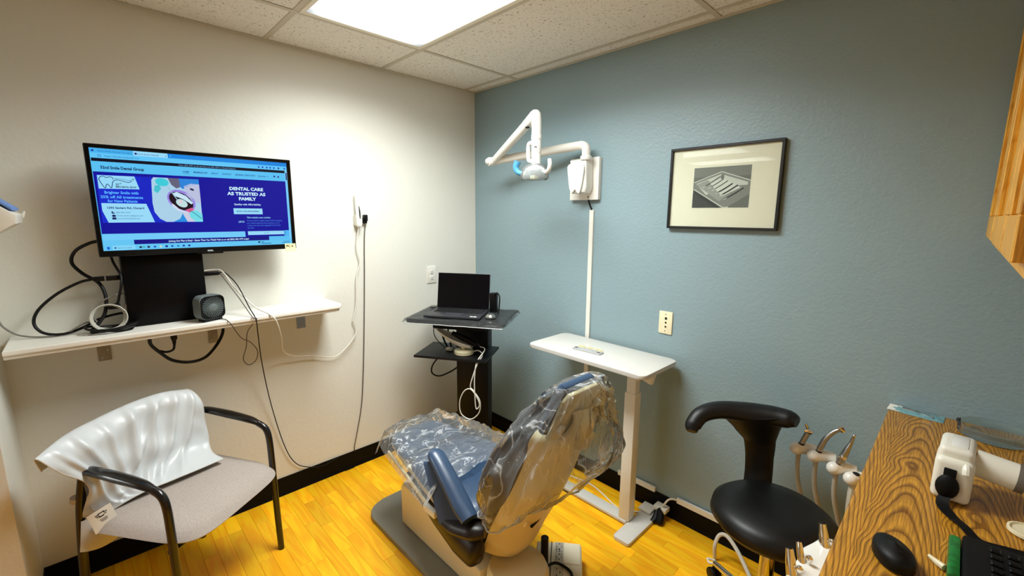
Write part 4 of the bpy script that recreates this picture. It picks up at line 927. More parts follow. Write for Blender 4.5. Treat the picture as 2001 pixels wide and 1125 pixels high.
# ------------------------------------------------------------------ white sit-stand side desk
M['desk_white'] = mat('desk_white', (204, 202, 195), .4, var=(4, .03)); M['desk_metal'] = mat('desk_metal', (228, 224, 210), .45, var=(5, .04))
dk = thing('standing_desk', 'narrow white height-adjustable desk on one post beside the blue wall', 'desk', (-.2, -1.3, 0))
MB().prism([(-.195 + x, -1.229 + y, .838) for x, y in rrect(.33, .704, .035, 7)], (0, 0, .019), bev=.003, seg=2).build('desktop', M['desk_white'], dk)
MB().box(-.222, -.178, -1.466, -1.418, .42, .838, bev=.003).build('upper_post', M['desk_metal'], dk)
MB().box(-.228, -.172, -1.471, -1.413, .022, .70, bev=.003).build('lower_post', M['desk_metal'], dk)
MB().box(-.30, -.10, -1.465, -1.42, .826, .838, bev=.002).build('top_bracket', M['desk_metal'], dk)
MB().box(-.235, -.165, -1.46, -1.02, .004, .022, bev=.004).build('foot_beam', M['desk_white'], dk)
MB().prism([(-.187 + x, -1.508 + y, .002) for x, y in rrect(.345, .086, .012, 5)], (0, 0, .018), bev=.003).build('foot_plate', M['desk_white'], dk)
fp = MB().box(-.24, -.16, -1.11, -1.03, 0, .006, bev=.002).build('foot_pad', M['black'], dk)
MB().box(-.34, -.30, -1.54, -1.48, 0, .004).build('foot_pad', M['black'], dk)
cbx = MB(); cbx.box(-.013, .013, -.038, .038, -.062, 0, bev=.008, M=TM((-.21, -1.525, .838), (math.radians(14), 0, math.radians(-6)))); cbx.box(-.013, .013, -.002, .014, -.072, -.03, bev=.006, M=TM((-.21, -1.497, .838), (math.radians(14), 0, math.radians(-6))))
cbx.build('control_box', M['white_plastic'], dk)
# shade guide
sg_ = thing('shade_guide', 'flat silver shade guide with a row of ivory tooth tabs on the desk', 'shade guide', (-.21, -1.19, .858), 0)
GM = TM((-.235, -1.192, .8575), (0, 0, math.radians(-86)))
MB().box(-.082, .082, -.024, .018, 0, .008, bev=.0025, M=GM).build('holder', mat('guide_silver', (196, 196, 198), .35, .4, var=(20, .05)), sg_)
for x in (-.066, .066): MB().box(x - .009, x + .009, -.012, -.003, .0078, .0088, M=GM).build('grip', M['black'], sg_)
tt = mat('tooth_tab', (226, 214, 158), .35, var=(60, .12), rnd=.08)
for i in range(16):
    x = -.07 + i * .0093
    if i in (5, 10): continue
    MB().tube([tuple(GM @ Vector((x, .014, .005))), tuple(GM @ Vector((x, .021, .009))), tuple(GM @ Vector((x + .001, .030, .011 + .003 * (i % 2))))], [.0022, .0036, .002], 8, 4).build('tooth_tab', tt, sg_)
# leads by the desk foot
tag(MB().box(-.105, -.03, -1.50, -1.43, .022, .034, bev=.004, M=TM((0.005, -.02, 0))).build('power_adapter', M['white_plastic']), 'flat white power adapter lying behind the desk foot plate', 'adapter')
tag(MB().box(-.075, -.022, -1.585, -1.515, .03, .055, bev=.006, M=TM((0, -.005, .015))).build('junction_box', M['white_plastic']), 'white junction box at the baseboard by the desk foot', 'box')
ws = thing('wrapped_plug', 'bundle of black taped plugs beside the white desk foot', 'plug', (-.09, -1.57, 0))
MB().tube([(-.11, -1.575, .012), (-.10, -1.572, .022), (-.075, -1.562, .045), (-.06, -1.555, .06)], [.018, .022, .02, .016], 9, 4).build('plug_body', M['black_matte'], ws)
MB().tube([(-.125, -1.545, .012), (-.10, -1.55, .028), (-.075, -1.545, .05)], [.012, .015, .012], 8, 4).build('plug_body', M['black'], ws)
cable('raceway_cord', 'short white cord bridging the raceway gap by the desk foot', [(-.014, -1.622, .117), (-.03, -1.60, .122), (-.045, -1.585, .115), (-.055, -1.572, .09), (-.05, -1.56, .07)], .005, M['white_cable'])
cable('floor_cable', 'thin white cable lying along the floor behind the desk beam', [(-.10, -1.0, .004), (-.08, -1.12, .004), (-.10, -1.22, .004), (-.14, -1.33, .004), (-.15, -1.40, .004), (-.10, -1.45, .006), (-.06, -1.49, .012)], .004, M['white_cable'])
# ------------------------------------------------------------------ counter with base cabinet and wall cabinet
def oak(name, c0, c1, sx, sy, cath, rough=.35, long_=('X', 'Y'), off=.0):
    m = bpy.data.materials.new(name); m.use_nodes = True; nt = m.node_tree; b = nt.nodes['Principled BSDF']
    tc = nt.nodes.new('ShaderNodeTexCoord'); sp = nt.nodes.new('ShaderNodeSeparateXYZ'); nt.links.new(tc.outputs['Object'], sp.inputs[0])
    mp = nt.nodes.new('ShaderNodeMapping'); mp.inputs['Scale'].default_value = (sx, sy, sy); nt.links.new(tc.outputs['Object'], mp.inputs[0])
    n = nt.nodes.new('ShaderNodeTexNoise'); n.inputs['Scale'].default_value = 1; n.inputs['Detail'].default_value = 1; nt.links.new(mp.outputs[0], n.inputs['Vector'])
    def mth(op, a_, b_=None, c_=None):
        q = nt.nodes.new('ShaderNodeMath'); q.operation = op
        for i_, x_ in enumerate((a_, b_, c_)):
            if x_ is None: continue
            if isinstance(x_, (int, float)): q.inputs[i_].default_value = x_
            else: nt.links.new(x_, q.inputs[i_])
        return q.outputs[0]
    wob = mth('MULTIPLY_ADD', n.outputs['Fac'], .03, sp.outputs[long_[1]])
    dpp = mth('PINGPONG', mth('ADD', wob, off), .06)
    sq_ = mth('POWER', mth('DIVIDE', dpp, .026), 2.0)
    gg = mth('ADD', mth('MULTIPLY_ADD', sp.outputs[long_[0]], cath, sq_), mth('MULTIPLY', n.outputs['Fac'], 3.2))
    class _O: outputs = [gg]
    m1 = _O
    fr_ = nt.nodes.new('ShaderNodeMath'); fr_.operation = 'FRACT'; nt.links.new(m1.outputs[0], fr_.inputs[0])
    r = nt.nodes.new('ShaderNodeValToRGB'); E_ = r.color_ramp.elements; E_[0].position = 0; E_[0].color = lin(c0) + (1,); E_[1].position = .45; E_[1].color = lin(c1) + (1,)
    x = r.color_ramp.elements.new(.12); x.color = lin(c0) + (1,)
    x = r.color_ramp.elements.new(1.0); x.color = lin(tuple((p * .4 + q * .6) for p, q in zip(c0, c1))) + (1,)
    nt.links.new(fr_.outputs[0], r.inputs['Fac'])
    mp2 = nt.nodes.new('ShaderNodeMapping'); mp2.inputs['Scale'].default_value = (14, 420, 420) if long_[0] == 'X' else (420, 420, 14); nt.links.new(tc.outputs['Object'], mp2.inputs[0])
    n2 = nt.nodes.new('ShaderNodeTexNoise'); n2.inputs['Scale'].default_value = 1; n2.inputs['Detail'].default_value = 3; nt.links.new(mp2.outputs[0], n2.inputs['Vector'])
    mr = nt.nodes.new('ShaderNodeMapRange'); mr.inputs['From Min'].default_value = .35; mr.inputs['From Max'].default_value = .65; mr.inputs['To Min'].default_value = .62; mr.inputs['To Max'].default_value = 1.1; nt.links.new(n2.outputs['Fac'], mr.inputs[0])
    mx = nt.nodes.new('ShaderNodeMix'); mx.data_type = 'RGBA'; mx.blend_type = 'MULTIPLY'; mx.inputs[0].default_value = 1; nt.links.new(r.outputs[0], mx.inputs[6]); nt.links.new(mr.outputs[0], mx.inputs[7])
    nt.links.new(mx.outputs[2], b.inputs['Base Color']); b.inputs['Roughness'].default_value = rough; return m
M['counter_oak'] = oak('counter_oak_laminate', (136, 86, 16), (208, 148, 44), 7, 7, 13, off=-.235)
M['cab_oak'] = oak('cabinet_oak', (216, 150, 40), (238, 182, 70), 5, 5, 6, .4, long_=('Z', 'X'))
ct = tag(MB().box(-1.72, -.002, -2.998, -2.365, .845, .88, bev=.006, seg=3).build('countertop', M['counter_oak']), 'oak patterned laminate countertop along the side wall', 'countertop')
cb_ = thing('base_cabinet', 'oak base cabinet under the laminate countertop', 'cabinet', (-.9, -2.72, 0))
MB().box(-1.70, -.004, -2.998, -2.42, .09, .845).build('carcass', M['cab_oak'], cb_, smooth=False)
MB().box(-1.68, -.004, -2.998, -2.47, 0, .09).build('toe_kick', M['base_black'], cb_, smooth=False)
for i in range(4):
    x0 = -1.68 + i * .42
    d_ = MB().box(x0 + .01, x0 + .40, -2.42, -2.402, .12, .82, bev=.004).build('door', M['cab_oak'], cb_)
    MB().lathe([(.012, 0), (.014, .012), (.006, .022), (0, .023)], (x0 + (.36 if i % 2 == 0 else .05), -2.402, .76), (0, 1, 0), 14).build('knob', M['steel'], d_)
uc = thing('wall_cabinet', 'light oak wall cabinet hung above the counter', 'cabinet', (-.7, -2.77, 1.47))
MB().box(-1.22, -.002, -2.998, -2.55, 1.475, 2.2, bev=.002).build('carcass', M['cab_oak'], uc)
ff = MB()
for b in ((-1.22, -.002, 1.472, 1.51), (-1.22, -.002, 2.165, 2.2), (-.05, -.002, 1.51, 2.165), (-.52, -.44, 1.51, 2.165), (-.98, -.92, 1.51, 2.165), (-1.22, -1.19, 1.51, 2.165)): ff.box(b[0], b[1], -2.552, -2.5405, b[2], b[3], bev=.001, seg=1)
ff.build('face_frame', M['cab_oak'], uc)
for x0, x1 in ((-.455, -.035), (-.935, -.505), (-1.205, -.965)):
    d_ = MB()
    for b in ((x0, x1, 1.495, 1.555), (x0, x1, 2.12, 2.18), (x0, x0 + .055, 1.555, 2.12), (x1 - .055, x1, 1.555, 2.12)): d_.box(b[0], b[1], -2.5405, -2.524, b[2], b[3], bev=.002, seg=1)
    dd = d_.build('door', M['cab_oak'], uc)
    MB().box(x0 + .045, x1 - .045, -2.5395, -2.534, 1.545, 2.13).build('door_panel', M['cab_oak'], dd)

# ------------------------------------------------------------------ things on the counter
po = thing('sterilization_pouch', 'pale blue clear sterilization pouch with a dental tool inside on the counter', 'pouch', (-.035, -2.44, .88))
PM = TM((-.04, -2.437, .8805), (0, 0, math.radians(-93)))
def pouch(u, v): return tuple(PM @ Vector((-.07 + .14 * u, -.030 + .06 * v, .0008 + .006 * math.sin(math.pi * u) * math.sin(math.pi * v) + .002 * noise.noise(Vector((u * 9, v * 5, 2))) + .001)))
MB().grid(pouch, 30, 14).build('film', film('pouch_film', tint=(170, 220, 226), haze=.42, gl=.2, bscale=70, dcol=(.42, .72, .76)), po, ang=80)
MB().box(-.07, .07, -.031, .031, 0, .0006, M=PM).build('backing', mat('pouch_paper', (160, 212, 220), .8, var=(30, .05)), po, smooth=False)
MB().box(-.074, -.04, -.0312, .0312, .0018, .0032, M=PM).build('flap', M['paper'], po, smooth=False)
MB().tube([tuple(PM @ Vector((-.035, .004, .005))), tuple(PM @ Vector((.0, .0, .005))), tuple(PM @ Vector((.02, -.004, .005))), tuple(PM @ Vector((.045, -.016, .005)))], [.0055, .005, .0035, .003], 10, 4).build('tool', M['steel'], po)
dd_ = MB(); dd_.lathe([(.0, .0), (.072, 0), (.078, .004), (.08, .03), (.083, .032), (.076, .033), (.073, .008), (0, .006)], (-.095, -2.615, .8805), n=40)
tag(dd_.build('clear_tray', film('clear_acrylic_dish', tint=(240, 244, 242), haze=.05, gl=.08, rough=.03, bscale=5, bstr=.0)), 'round clear plastic dish on the counter by the blue wall', 'dish')
xr = thing('xray_camera', 'white handheld dental x-ray unit with black strap standing on the counter', 'x-ray unit', (-.6, -2.53, .88))
XM = TM((-.585, -2.531, .881), (0, 0, math.radians(-2)))
XB = mat('xray_white', (236, 234, 220), .35, var=(6, .03))
MB().box(-.045, .05, -.034, .034, 0, .105, bev=.013, seg=4, M=XM).build('body', XB, xr)
MB().box(-.03, .085, -.031, .031, .055, .128, bev=.012, seg=4, M=XM).build('head', XB, xr)
MB().box(-.01, .07, -.018, .012, .1265, .1295, bev=.002, M=XM).build('touch_panel', M['white_gloss'], xr)
MB().tube([tuple(XM @ Vector((.028, -.03, .088))), tuple(XM @ Vector((.027, -.07, .084))), tuple(XM @ Vector((.026, -.100, .081)))], [.032, .0315, .0315], 28, 2).build('cone', XB, xr)
MB().tube([tuple(XM @ Vector((.026, -.099, .081))), tuple(XM @ Vector((.026, -.113, .08)))], .033, 28, 1).build('cone_ring', mat('cone_grey', (110, 104, 96), .5, var=(10, .1)), xr)
MB().box(-.052, -.046, -.006, .016, .018, .085, bev=.0025, M=XM).build('strap', M['black_matte'], xr)
MB().ball(tuple(XM @ Vector((-.052, .006, .04))), (.012, .021, .03), 18).build('trigger', M['black_matte'], xr)
MB().tube([tuple(XM @ Vector((.0, -.012, .10))), tuple(XM @ Vector((-.04, -.02, .095))), tuple(XM @ Vector((-.05, -.022, .08)))], .008, 10, 4).build('strap_lug', XB, xr)
st_ = MB()
def strapf(u, v):
    P_ = [(-.632, -2.525, .905), (-.66, -2.52, .886), (-.70, -2.535, .884), (-.74, -2.555, .89), (-.775, -2.58, .886), (-.77, -2.63, .887), (-.75, -2.70, .885)]
    a = Vector(cr(P_, u)); b_ = Vector(cr(P_, min(1, u + .01))) - Vector(cr(P_, max(0, u - .01)))
    sd = Vector((-b_.y, b_.x, 0)).normalized() * .011
    return tuple(a + sd * (v * 2 - 1) + Vector((0, 0, .004 * math.sin(u * 9) * (v - .5))))
st_.grid(strapf, 40, 3, .0016); st_.build('wrist_strap', M['black_matte'], xr, ang=70)
mo = thing('black_mouse', 'black wireless mouse on the oak counter beside the keyboard', 'mouse', (-.955, -2.455, .88))
MM_ = TM((-.957, -2.457, .8805), (0, 0, math.radians(24)))
def mouse_pt(u, v):
    th = 2 * math.pi * u; rr = math.sin(math.pi / 2 * (1 - v)) ; rr = (1 - v ** 3)
    return tuple(MM_ @ Vector((.052 * rr * math.cos(th), .031 * rr * math.sin(th) * (1 - .12 * math.cos(th)), .004 + .033 * v ** .6 * (1 - .1 * math.cos(th)))))
mm = MB(); mm.grid(mouse_pt, 32, 12); mm.grid(lambda u, v: tuple(MM_ @ Vector((.050 * v * math.cos(2 * math.pi * u), .029 * v * math.sin(2 * math.pi * u), .001 + .003 * v))), 32, 3)
mm.build('shell', M['black_rubber'], mo, ang=60)
MB().lathe([(.001, -.003), (.008, -.003), (.008, .003), (.001, .003)], tuple(MM_ @ Vector((-.028, 0, .028))), tuple(MM_.to_3x3() @ Vector((0, 1, 0))), 16).build('wheel', M['black'], mo)
KX0, KX1, KY0, KY1 = -.965, -.795, -2.985, -2.553
kb2 = thing('keyboard', 'black computer keyboard with a green end on the oak counter', 'keyboard', (-.88, -2.77, .88))
MB().box(KX0, KX1, KY0, KY1, .882, .902, bev=.006).build('body', M['black_matte'], kb2)
k0 = MB().box(-.0078, .0078, -.0078, .0078, 0, .007, bev=.0022, seg=1).build('key', M['black'], kb2, world=False); fk = True
for r_ in range(6):
    for c_ in range(16):
        loc = Vector((KX0 + .022 + r_ * .0235 , KY1 - .045 - c_ * .0235, .9015)) - Vector(kb2.location)
        if fk: k0.location = loc; fk = False
        else: share(k0, 'key', kb2, loc)
gr_ = MB().box(KX0 + .01, KX1 - .012, KY1 + .001, KY1 + .019, .881, .899, bev=.005)
gr_.build('end_strip', mat('green_plastic', (24, 120, 50), .4, var=(60, .5)), kb2)
tag(MB().tube([(-.905, -2.508, .888), (-.918, -2.522, .887), (-.925, -2.531, .887)], [.003, .006, .0062], 10, 2).build('pen_cap', M['ivory']), 'small cream pen cap lying between the mouse and keyboard', 'pen cap')
rg = MB(); rg.lathe([(.030, 0), (.034, .002), (.034, .008), (.030, .009), (.028, .005)], (-.66, -2.655, .8815), n=30)
tag(rg.build('cable_ring', M['ivory']), 'cream plastic ring lying on the counter behind the keyboard', 'ring')
tag(MB().ball((-.28, -2.712, .9), (.022, .03, .02), 14).build('cotton_pack', M['paper']), 'white rounded pack on the counter beside the x-ray unit', 'pack')

# ------------------------------------------------------------------ operator stool
so = thing('dental_stool', 'black dental stool with curved arm backrest and round padded seat', 'stool', (-.385, -2.10, 0))
SK = mat('black_vinyl', (9, 9, 9), .42, var=(10, .2), bump=(350, .08), spec=.35)
SC = Vector((-.385, -2.122, 0))
prof = [(0, .445), (.14, .445), (.185, .455), (.203, .478), (.198, .505), (.17, .528), (.11, .54), (.05, .542), (0, .542)]
MB().lathe(prof, tuple(SC), n=48, scale=(1, .98)).build('seat', SK, so, ang=50)
def post_pt(v):   # centre line of the back post
    return [(-.205, -1.995, .50), (-.19, -1.99, .56), (-.185, -1.985, .64), (-.19, -1.985, .72), (-.20, -1.985, .78)]
# T-shaped back: a flaring stem and a sweeping arm pad
MB().tube([(-.23, -2.025, .46), (-.20, -2.017, .53), (-.192, -2.012, .60), (-.192, -2.006, .67), (-.205, -1.995, .73), (-.215, -1.985, .785)], [.05, .049, .050, .057, .088, .13], 20, 7, flat=(1, .42)).build('back_post', SK, so, ang=60)
MB().tube([(-.405, -1.822, .712), (-.385, -1.818, .732), (-.345, -1.833, .768), (-.29, -1.88, .785), (-.235, -1.96, .785), (-.205, -2.04, .788), (-.20, -2.10, .793), (-.205, -2.128, .793)], [.020, .031, .033, .036, .042, .042, .036, .022], 18, 7, flat=(1, .8)).build('arm_pad', SK, so, ang=60)
MB().cyl(tuple(SC + Vector((0, 0, .40))), tuple(SC + Vector((0, 0, .446))), .06, .10, 24).build('seat_plate', M['black'], so)
MB().cyl(tuple(SC + Vector((0, 0, .10))), tuple(SC + Vector((0, 0, .41))), .025, n=24).build('gas_lift', M['chrome'], so)
MB().cyl(tuple(SC + Vector((0, 0, .07))), tuple(SC + Vector((0, 0, .13))), .036, n=24, bev=.003).build('hub', M['chrome'], so)
for k in range(5):
    a = math.radians(58 + 72 * k); dx, dy = math.cos(a), math.sin(a)
    tip = SC + Vector((dx * .26, dy * .26, .075))
    if tip.y < -2.362: tip.y = max(tip.y, -2.36)
    MB().tube([tuple(SC + Vector((dx * .03, dy * .03, .105))), tuple(SC.lerp(tip, .5) + Vector((0, 0, .060))), tuple(tip)], [.02, .018, .014], 10, 3, flat=(.8, 1)).build('base_arm', M['chrome'], so)
    cs = MB(); px, py = -dy, dx
    for q in (-.012, .012): cs.cyl((tip.x + px * (q - .008), tip.y + py * (q - .008), .027), (tip.x + px * (q + .008), tip.y + py * (q + .008), .027), .027, n=18, bev=.004)
    cs.cyl((tip.x, tip.y, .03), (tip.x, tip.y, .074), .008, n=10)
    cs.build('caster', M['black'], so)

# ------------------------------------------------------------------ assistant holder bar with handpieces
HPo = [(-.30, -2.180, .742), (-.30, -2.232, .735), (-.305, -2.290, .718), (-.31, -2.335, .704)]
HP = [(-.115, -2.150, .662), (-.115, -2.207, .654), (-.118, -2.272, .634), (-.122, -2.325, .618)]
def hpx(i, p): return tuple(Vector(HP[i]) + (Vector(p) - Vector(HPo[i])) * 1.12)
ah = thing('handpiece_rack', 'row of white instrument holders jutting out from under the counter', 'instrument rack', (-.115, -2.26, .6))
MB().tube([(-.10, -2.401, .612), (-.10, -2.36, .612), (-.10, -2.30, .622), (-.10, -2.14, .655)], .013, 12, 2).build('bar', M['lamp_white'], ah)
for i, h in enumerate(HP):
    b = MB(); b.tube([(h[0] + .011, h[1] - .034, h[2] - .002), (h[0], h[1], h[2]), (h[0] - .031, h[1] + .025, h[2] + .003)], [.020, .0235, .023], 16, 5); b.ball((h[0] - .034, h[1] + .026, h[2] + .003), .023, 14)
    hb = b.build('holder', M['lamp_white'], ah)
    MB().lathe([(.010, -.001), (.011, .004), (.007, .0045)], (h[0] - .025, h[1] + .013, h[2] + .0218), (0, 0, 1), 12).build('socket', M['dark_slot'], hb)
for i in range(3): MB().cyl((-.16 - .013 * i, -2.362, .655 - .013 * i), (-.165 - .013 * i, -2.338, .657 - .013 * i), .0055, n=10).build('valve_knob', M['white_plastic'], ah)
M['grey_hose'] = mat('grey_hose', (176, 172, 156), .45, var=(20, .06))
def handpiece(i, label, pts, rad, head):
    t = thing('dental_handpiece', label, 'handpiece', hpx(i, pts[0]), group='handpieces in the counter rack')
    MB().tube([hpx(i, p) for p in pts], [r_ * 1.12 for r_ in rad], 14, 5).build('barrel', M['steel'], t)
    head(t, lambda p: hpx(i, p))
    h = HP[i]
    MB().tube([(h[0] - .025, h[1] + .016, h[2] + .004), (h[0] - .027, h[1] + .018, h[2] - .05), (h[0] - .018, h[1] + .012, h[2] - .13), (h[0] + .005, h[1] - .012, h[2] - .24), (h[0] + .04, h[1] - .03, h[2] - .36)], .0082, 12, 6).build('hose', M['grey_hose'], t)
    return t
handpiece(0, 'silver syringe tip handpiece with a twin-button head in the rack', [(-.322, -2.166, .748), (-.318, -2.172, .775), (-.314, -2.182, .808)], [.0085, .009, .0085],
          lambda t, q: (MB().box(-.011, .011, -.0135, .0135, -.008, .008, bev=.003, M=TM(q((-.315, -2.184, .813)))).build('button_block', M['chrome'], t), MB().tube([q((-.313, -2.18, .818)), q((-.314, -2.172, .835))], .0055, 10, 1).build('nozzle', M['chrome'], t)))
handpiece(1, 'silver high speed handpiece with a bent neck in the rack', [(-.322, -2.218, .741), (-.318, -2.224, .772), (-.313, -2.234, .805), (-.306, -2.252, .832), (-.30, -2.268, .845)], [.009, .0095, .0085, .007, .006],
          lambda t, q: MB().cyl(q((-.301, -2.264, .853)), q((-.299, -2.276, .838)), .0095, n=16, bev=.002).build('head', M['chrome'], t))
handpiece(2, 'straight silver slow speed handpiece with stepped nose in the rack', [(-.327, -2.276, .724), (-.322, -2.284, .757), (-.318, -2.293, .79), (-.314, -2.300, .815), (-.312, -2.304, .836)], [.0115, .0115, .009, .0055, .0045],
          lambda t, q: (MB().cyl(q((-.322, -2.2845, .757)), q((-.3205, -2.287, .768)), .014, n=16, bev=.001).build('collar', M['chrome'], t), MB().ball(q((-.3115, -2.3055, .84)), .0058, 10).build('nose', M['chrome'], t)))
h = HP[3]
cable('suction_hose', 'thick pale hose hanging from the empty end holder of the rack', [(h[0] - .025, h[1] + .016, h[2] + .002), (h[0] - .033, h[1] + .018, h[2] - .06), (h[0] - .03, h[1] + .016, h[2] - .15), (h[0] - .015, h[1] + .006, h[2] - .30)], .0115, mat('pale_hose', (196, 192, 176), .45, var=(20, .05)))
# white console with chrome tubes
cs_ = thing('delivery_console', 'white rounded delivery console with chrome instrument tubes in front of the counter', 'dental console', (-.75, -2.29, .55))
MB().prism([(-.97, -2.255, .50), (-.80, -2.243, .53), (-.62, -2.262, .54), (-.52, -2.285, .545), (-.50, -2.36, .545), (-.97, -2.36, .50)], (0, 0, .05), bev=.02, seg=4).build('shell', M['white_gloss'], cs_)
for i, (u0, v0, z0, L) in enumerate(((-.74, -2.262, .578, .055), (-.68, -2.272, .58, .045), (-.57, -2.305, .588, .055))):
    tb_ = MB().tube([(u0, v0, z0 - .01), (u0 + .012, v0 + .010, z0 + L * .5), (u0 + .022, v0 + .018, z0 + L)], [.014, .013, .0095] if i != 1 else [.010, .0095, .007], 18, 2).build('chrome_tube', M['chrome'], cs_)
    MB().tube([(u0 + .0205, v0 + .017, z0 + L * .98), (u0 + .0225, v0 + .0185, z0 + L * 1.01)], .0072 if i != 1 else .005, 14, 1).build('tube_mouth', M['dark_slot'], tb_)
    MB().ball((u0 + .004, v0 - .014, z0 + .02), (.006, .009, .012), 10).build('clip', M['chrome'], tb_)
MB().cyl((-.88, -2.30, .0), (-.88, -2.30, .52), .03, n=20).build('pedestal', M['lamp_white'], cs_)
MB().cyl((-.88, -2.30, .0), (-.88, -2.30, .02), .06, n=24, bev=.004).build('pedestal_foot', M['lamp_white'], cs_)
cable('clear_hose', 'clear plastic hose arching over the stool base', [(-.135, -1.862, .012), (-.14, -1.86, .075), (-.12, -1.868, .12), (-.12, -1.90, .135), (-.15, -1.955, .115), (-.20, -2.02, .075), (-.25, -2.07, .05)], .0085, mat('clear_grey_hose', (206, 200, 184), .3, var=(20, .05)))
tag(MB().tube([(-.205, -1.855, .045), (-.235, -1.875, .055), (-.225, -1.895, .06), (-.2, -1.885, .05), (-.215, -1.86, .055)], .0045, 8, 5).build('hose_tie', M['white_cable']), 'knotted white cord tied on the stool caster', 'cord')
# ------------------------------------------------------------------ dental chair
CX = -.935
M['shell'] = mat('beige_shell', (226, 212, 172), .42, var=(5, .05)); M['seat_blue'] = mat('blue_vinyl', (46, 68, 96), .36, var=(9, .08), bump=(220, .08), coat=.15)
M['brown_vinyl'] = mat('dark_vinyl', (34, 26, 22), .35, var=(9, .15), spec=.4); M['grey_plate'] = mat('grey_plate', (128, 127, 116), .5, var=(7, .1))
dc = thing('dental_chair', 'beige dental chair with blue vinyl cushions and raised back in the room centre', 'dental chair', (CX, -1.05, 0))
# floor plate
MB().prism([(CX + x, -.96 + y, .0) for x, y in rrect(.42, 1.02, .11, 8)], (0, 0, .026), bev=.008, seg=3).build('base_plate', M['grey_plate'], dc)
# base body with slanted shoulder, wedge in side view
def side(x0, x1, poly, bev=.012): return MB().prism([(x0, y, z) for y, z in poly], (x1 - x0, 0, 0), bev=bev, seg=3)
side(-1.055, -.815, [(-.685, .026), (-.685, .225), (-.71, .255), (-.94, .235), (-1.10, .20), (-1.22, .165), (-1.30, .15), (-1.30, .026)]).build('base_body', M['shell'], dc)
MB().lathe([(.0, .026), (.128, .026), (.130, .06), (.125, .15), (.112, .18), (0, .19)], (CX - .01, -1.40, 0), n=36).build('base_column', M['shell'], dc)
MB().tube([(-.815, -1.425, .0), (-.815, -1.425, .24)], .016, 14, 1).build('hydraulic_tube', M['black'], dc)
MB().box(-1.0, -.86, -1.22, -.80, .16, .41, bev=.02).build('lift_frame', M['brown_vinyl'], dc)
# seat frame and cushion, tapering towards the toe
def seat_w(y): 
    t = min(1, max(0, (-.62 - y) / .52)); return .128 + (.232 - .128) * (t ** .8)
ys = [-.60 - .04 * i for i in range(20)]
fo = [(CX - seat_w(y) + .02, y) for y in ys] + [(CX + seat_w(y) - .02, y) for y in ys[::-1]]
MB().prism([(x, y, .392) for x, y in fo], (0, 0, .026), bev=.004).build('seat_frame', M['shell'], dc)
def cush(y0, y1, z0, zt, name, rnd=.028, crown=.012):
    def f(top):
        def g_(u, v):
            a = (u - .5) * 2; y = y0 + (y1 - y0) * v; w_ = seat_w(y)
            b = (v - .5) * 2; n = 6; k = max((abs(a) ** n + abs(b) ** n) ** (1 / n) / max(abs(a), abs(b), 1e-6), 1.0)
            d = max(0, 1 - max(abs(a), abs(b)) ** 5)
            yy = (y0 + y1) / 2 + (y1 - y0) / 2 * b / k
            return (CX + a / k * seat_w(yy), yy, (z0 + zt) / 2 + ((zt - z0) / 2 * d ** .35 + crown * d) * (1 if top else -1) * (1 if top else .8))
        return g_
    c = MB(); c.grid(f(True), 28, 24); c.grid(f(False), 28, 24); bmesh.ops.remove_doubles(c.bm, verts=c.bm.verts, dist=.0005); bmesh.ops.recalc_face_normals(c.bm, faces=c.bm.faces)
    return c.build(name, M['seat_blue'], dc, ang=50)
cush(-.605, -.845, .42, .478, 'toe_cushion'); cush(-.848, -1.37, .42, .480, 'seat_cushion')
MB().tube([(-1.075, -.62, .385), (-1.12, -.88, .385), (-1.165, -1.13, .385)], .0095, 8, 3, flat=(.7, 1.2)).build('side_rail', M['shell'], dc)
MB().box(-1.178, -1.158, -1.165, -1.085, .368, .398, bev=.004).build('lever', M['white_plastic'], dc)
for sx in (-1, 1):
    X_ = CX + sx * .165
    MB().tube([(X_, -.84, .375), (X_, -.95, .36), (X_, -1.10, .325), (X_, -1.24, .29), (X_, -1.325, .27), (X_, -1.352, .262)], [.018, .038, .058, .066, .056, .02], 18, 7, flat=(.75, 1.1)).build('hip_bolster', M['brown_vinyl'], dc)
# armrests: tilted pads with a folded flap and dark underside
for sx in (-1,):
    ax_ = CX + sx * .215
    MB().tube([(ax_ + .012, -1.105, .60), (ax_ + .01, -1.13, .612), (ax_ + .005, -1.22, .555), (ax_, -1.31, .49), (ax_ - .002, -1.355, .462)], [.022, .036, .040, .041, .036], 18, 6, flat=(.95, .62)).build('armrest', M['seat_blue'], dc)
    MB().prism([(ax_ - .035, -1.105, .585), (ax_ - .055, -1.235, .40), (ax_ - .005, -1.33, .41), (ax_ - .01, -1.14, .585)], (.012, 0, .008), bev=.004).build('arm_flap', M['seat_blue'], dc)
    MB().tube([(ax_ - .02, -1.22, .405), (ax_ - .005, -1.28, .40), (ax_ + .02, -1.35, .405), (ax_ + .045, -1.39, .41)], [.03, .045, .048, .03], 14, 5, flat=(1, .7)).build('arm_support', M['brown_vinyl'], dc)
# backrest: outer shell follows a leaning curve
SP = [(-1.345, .175), (-1.40, .25), (-1.45, .36), (-1.505, .47), (-1.555, .58), (-1.595, .68), (-1.622, .76), (-1.635, .80)]
def spc(t):
    q = cr([(a, b, 0) for a, b in SP], t); return q[0], q[1]
def shell_pt(u, v):
    y, z = spc(v); a = (u - .5) * 2
    w_ = (.132 + .024 * math.sin(math.pi * min(1, v * 1.1)) ) * (1 if v < .9 else math.sqrt(max(.0, 1 - ((v - .9) / .1) ** 2 * .75)))
    if v < .12: w_ *= math.sqrt(max(.02, 1 - ((.12 - v) / .12) ** 2))
    notch = -.02 * math.exp(-((a - .35) / .12) ** 2) * max(0, (v - .85) / .15)
    return (CX + .03 + a * w_, y + .085 * abs(a) ** 2.6, z + notch + .03 * abs(a) ** 2)
bs = MB(); bs.grid(shell_pt, 28, 44, .012); bs.build('back_shell', M['shell'], dc, ang=60)
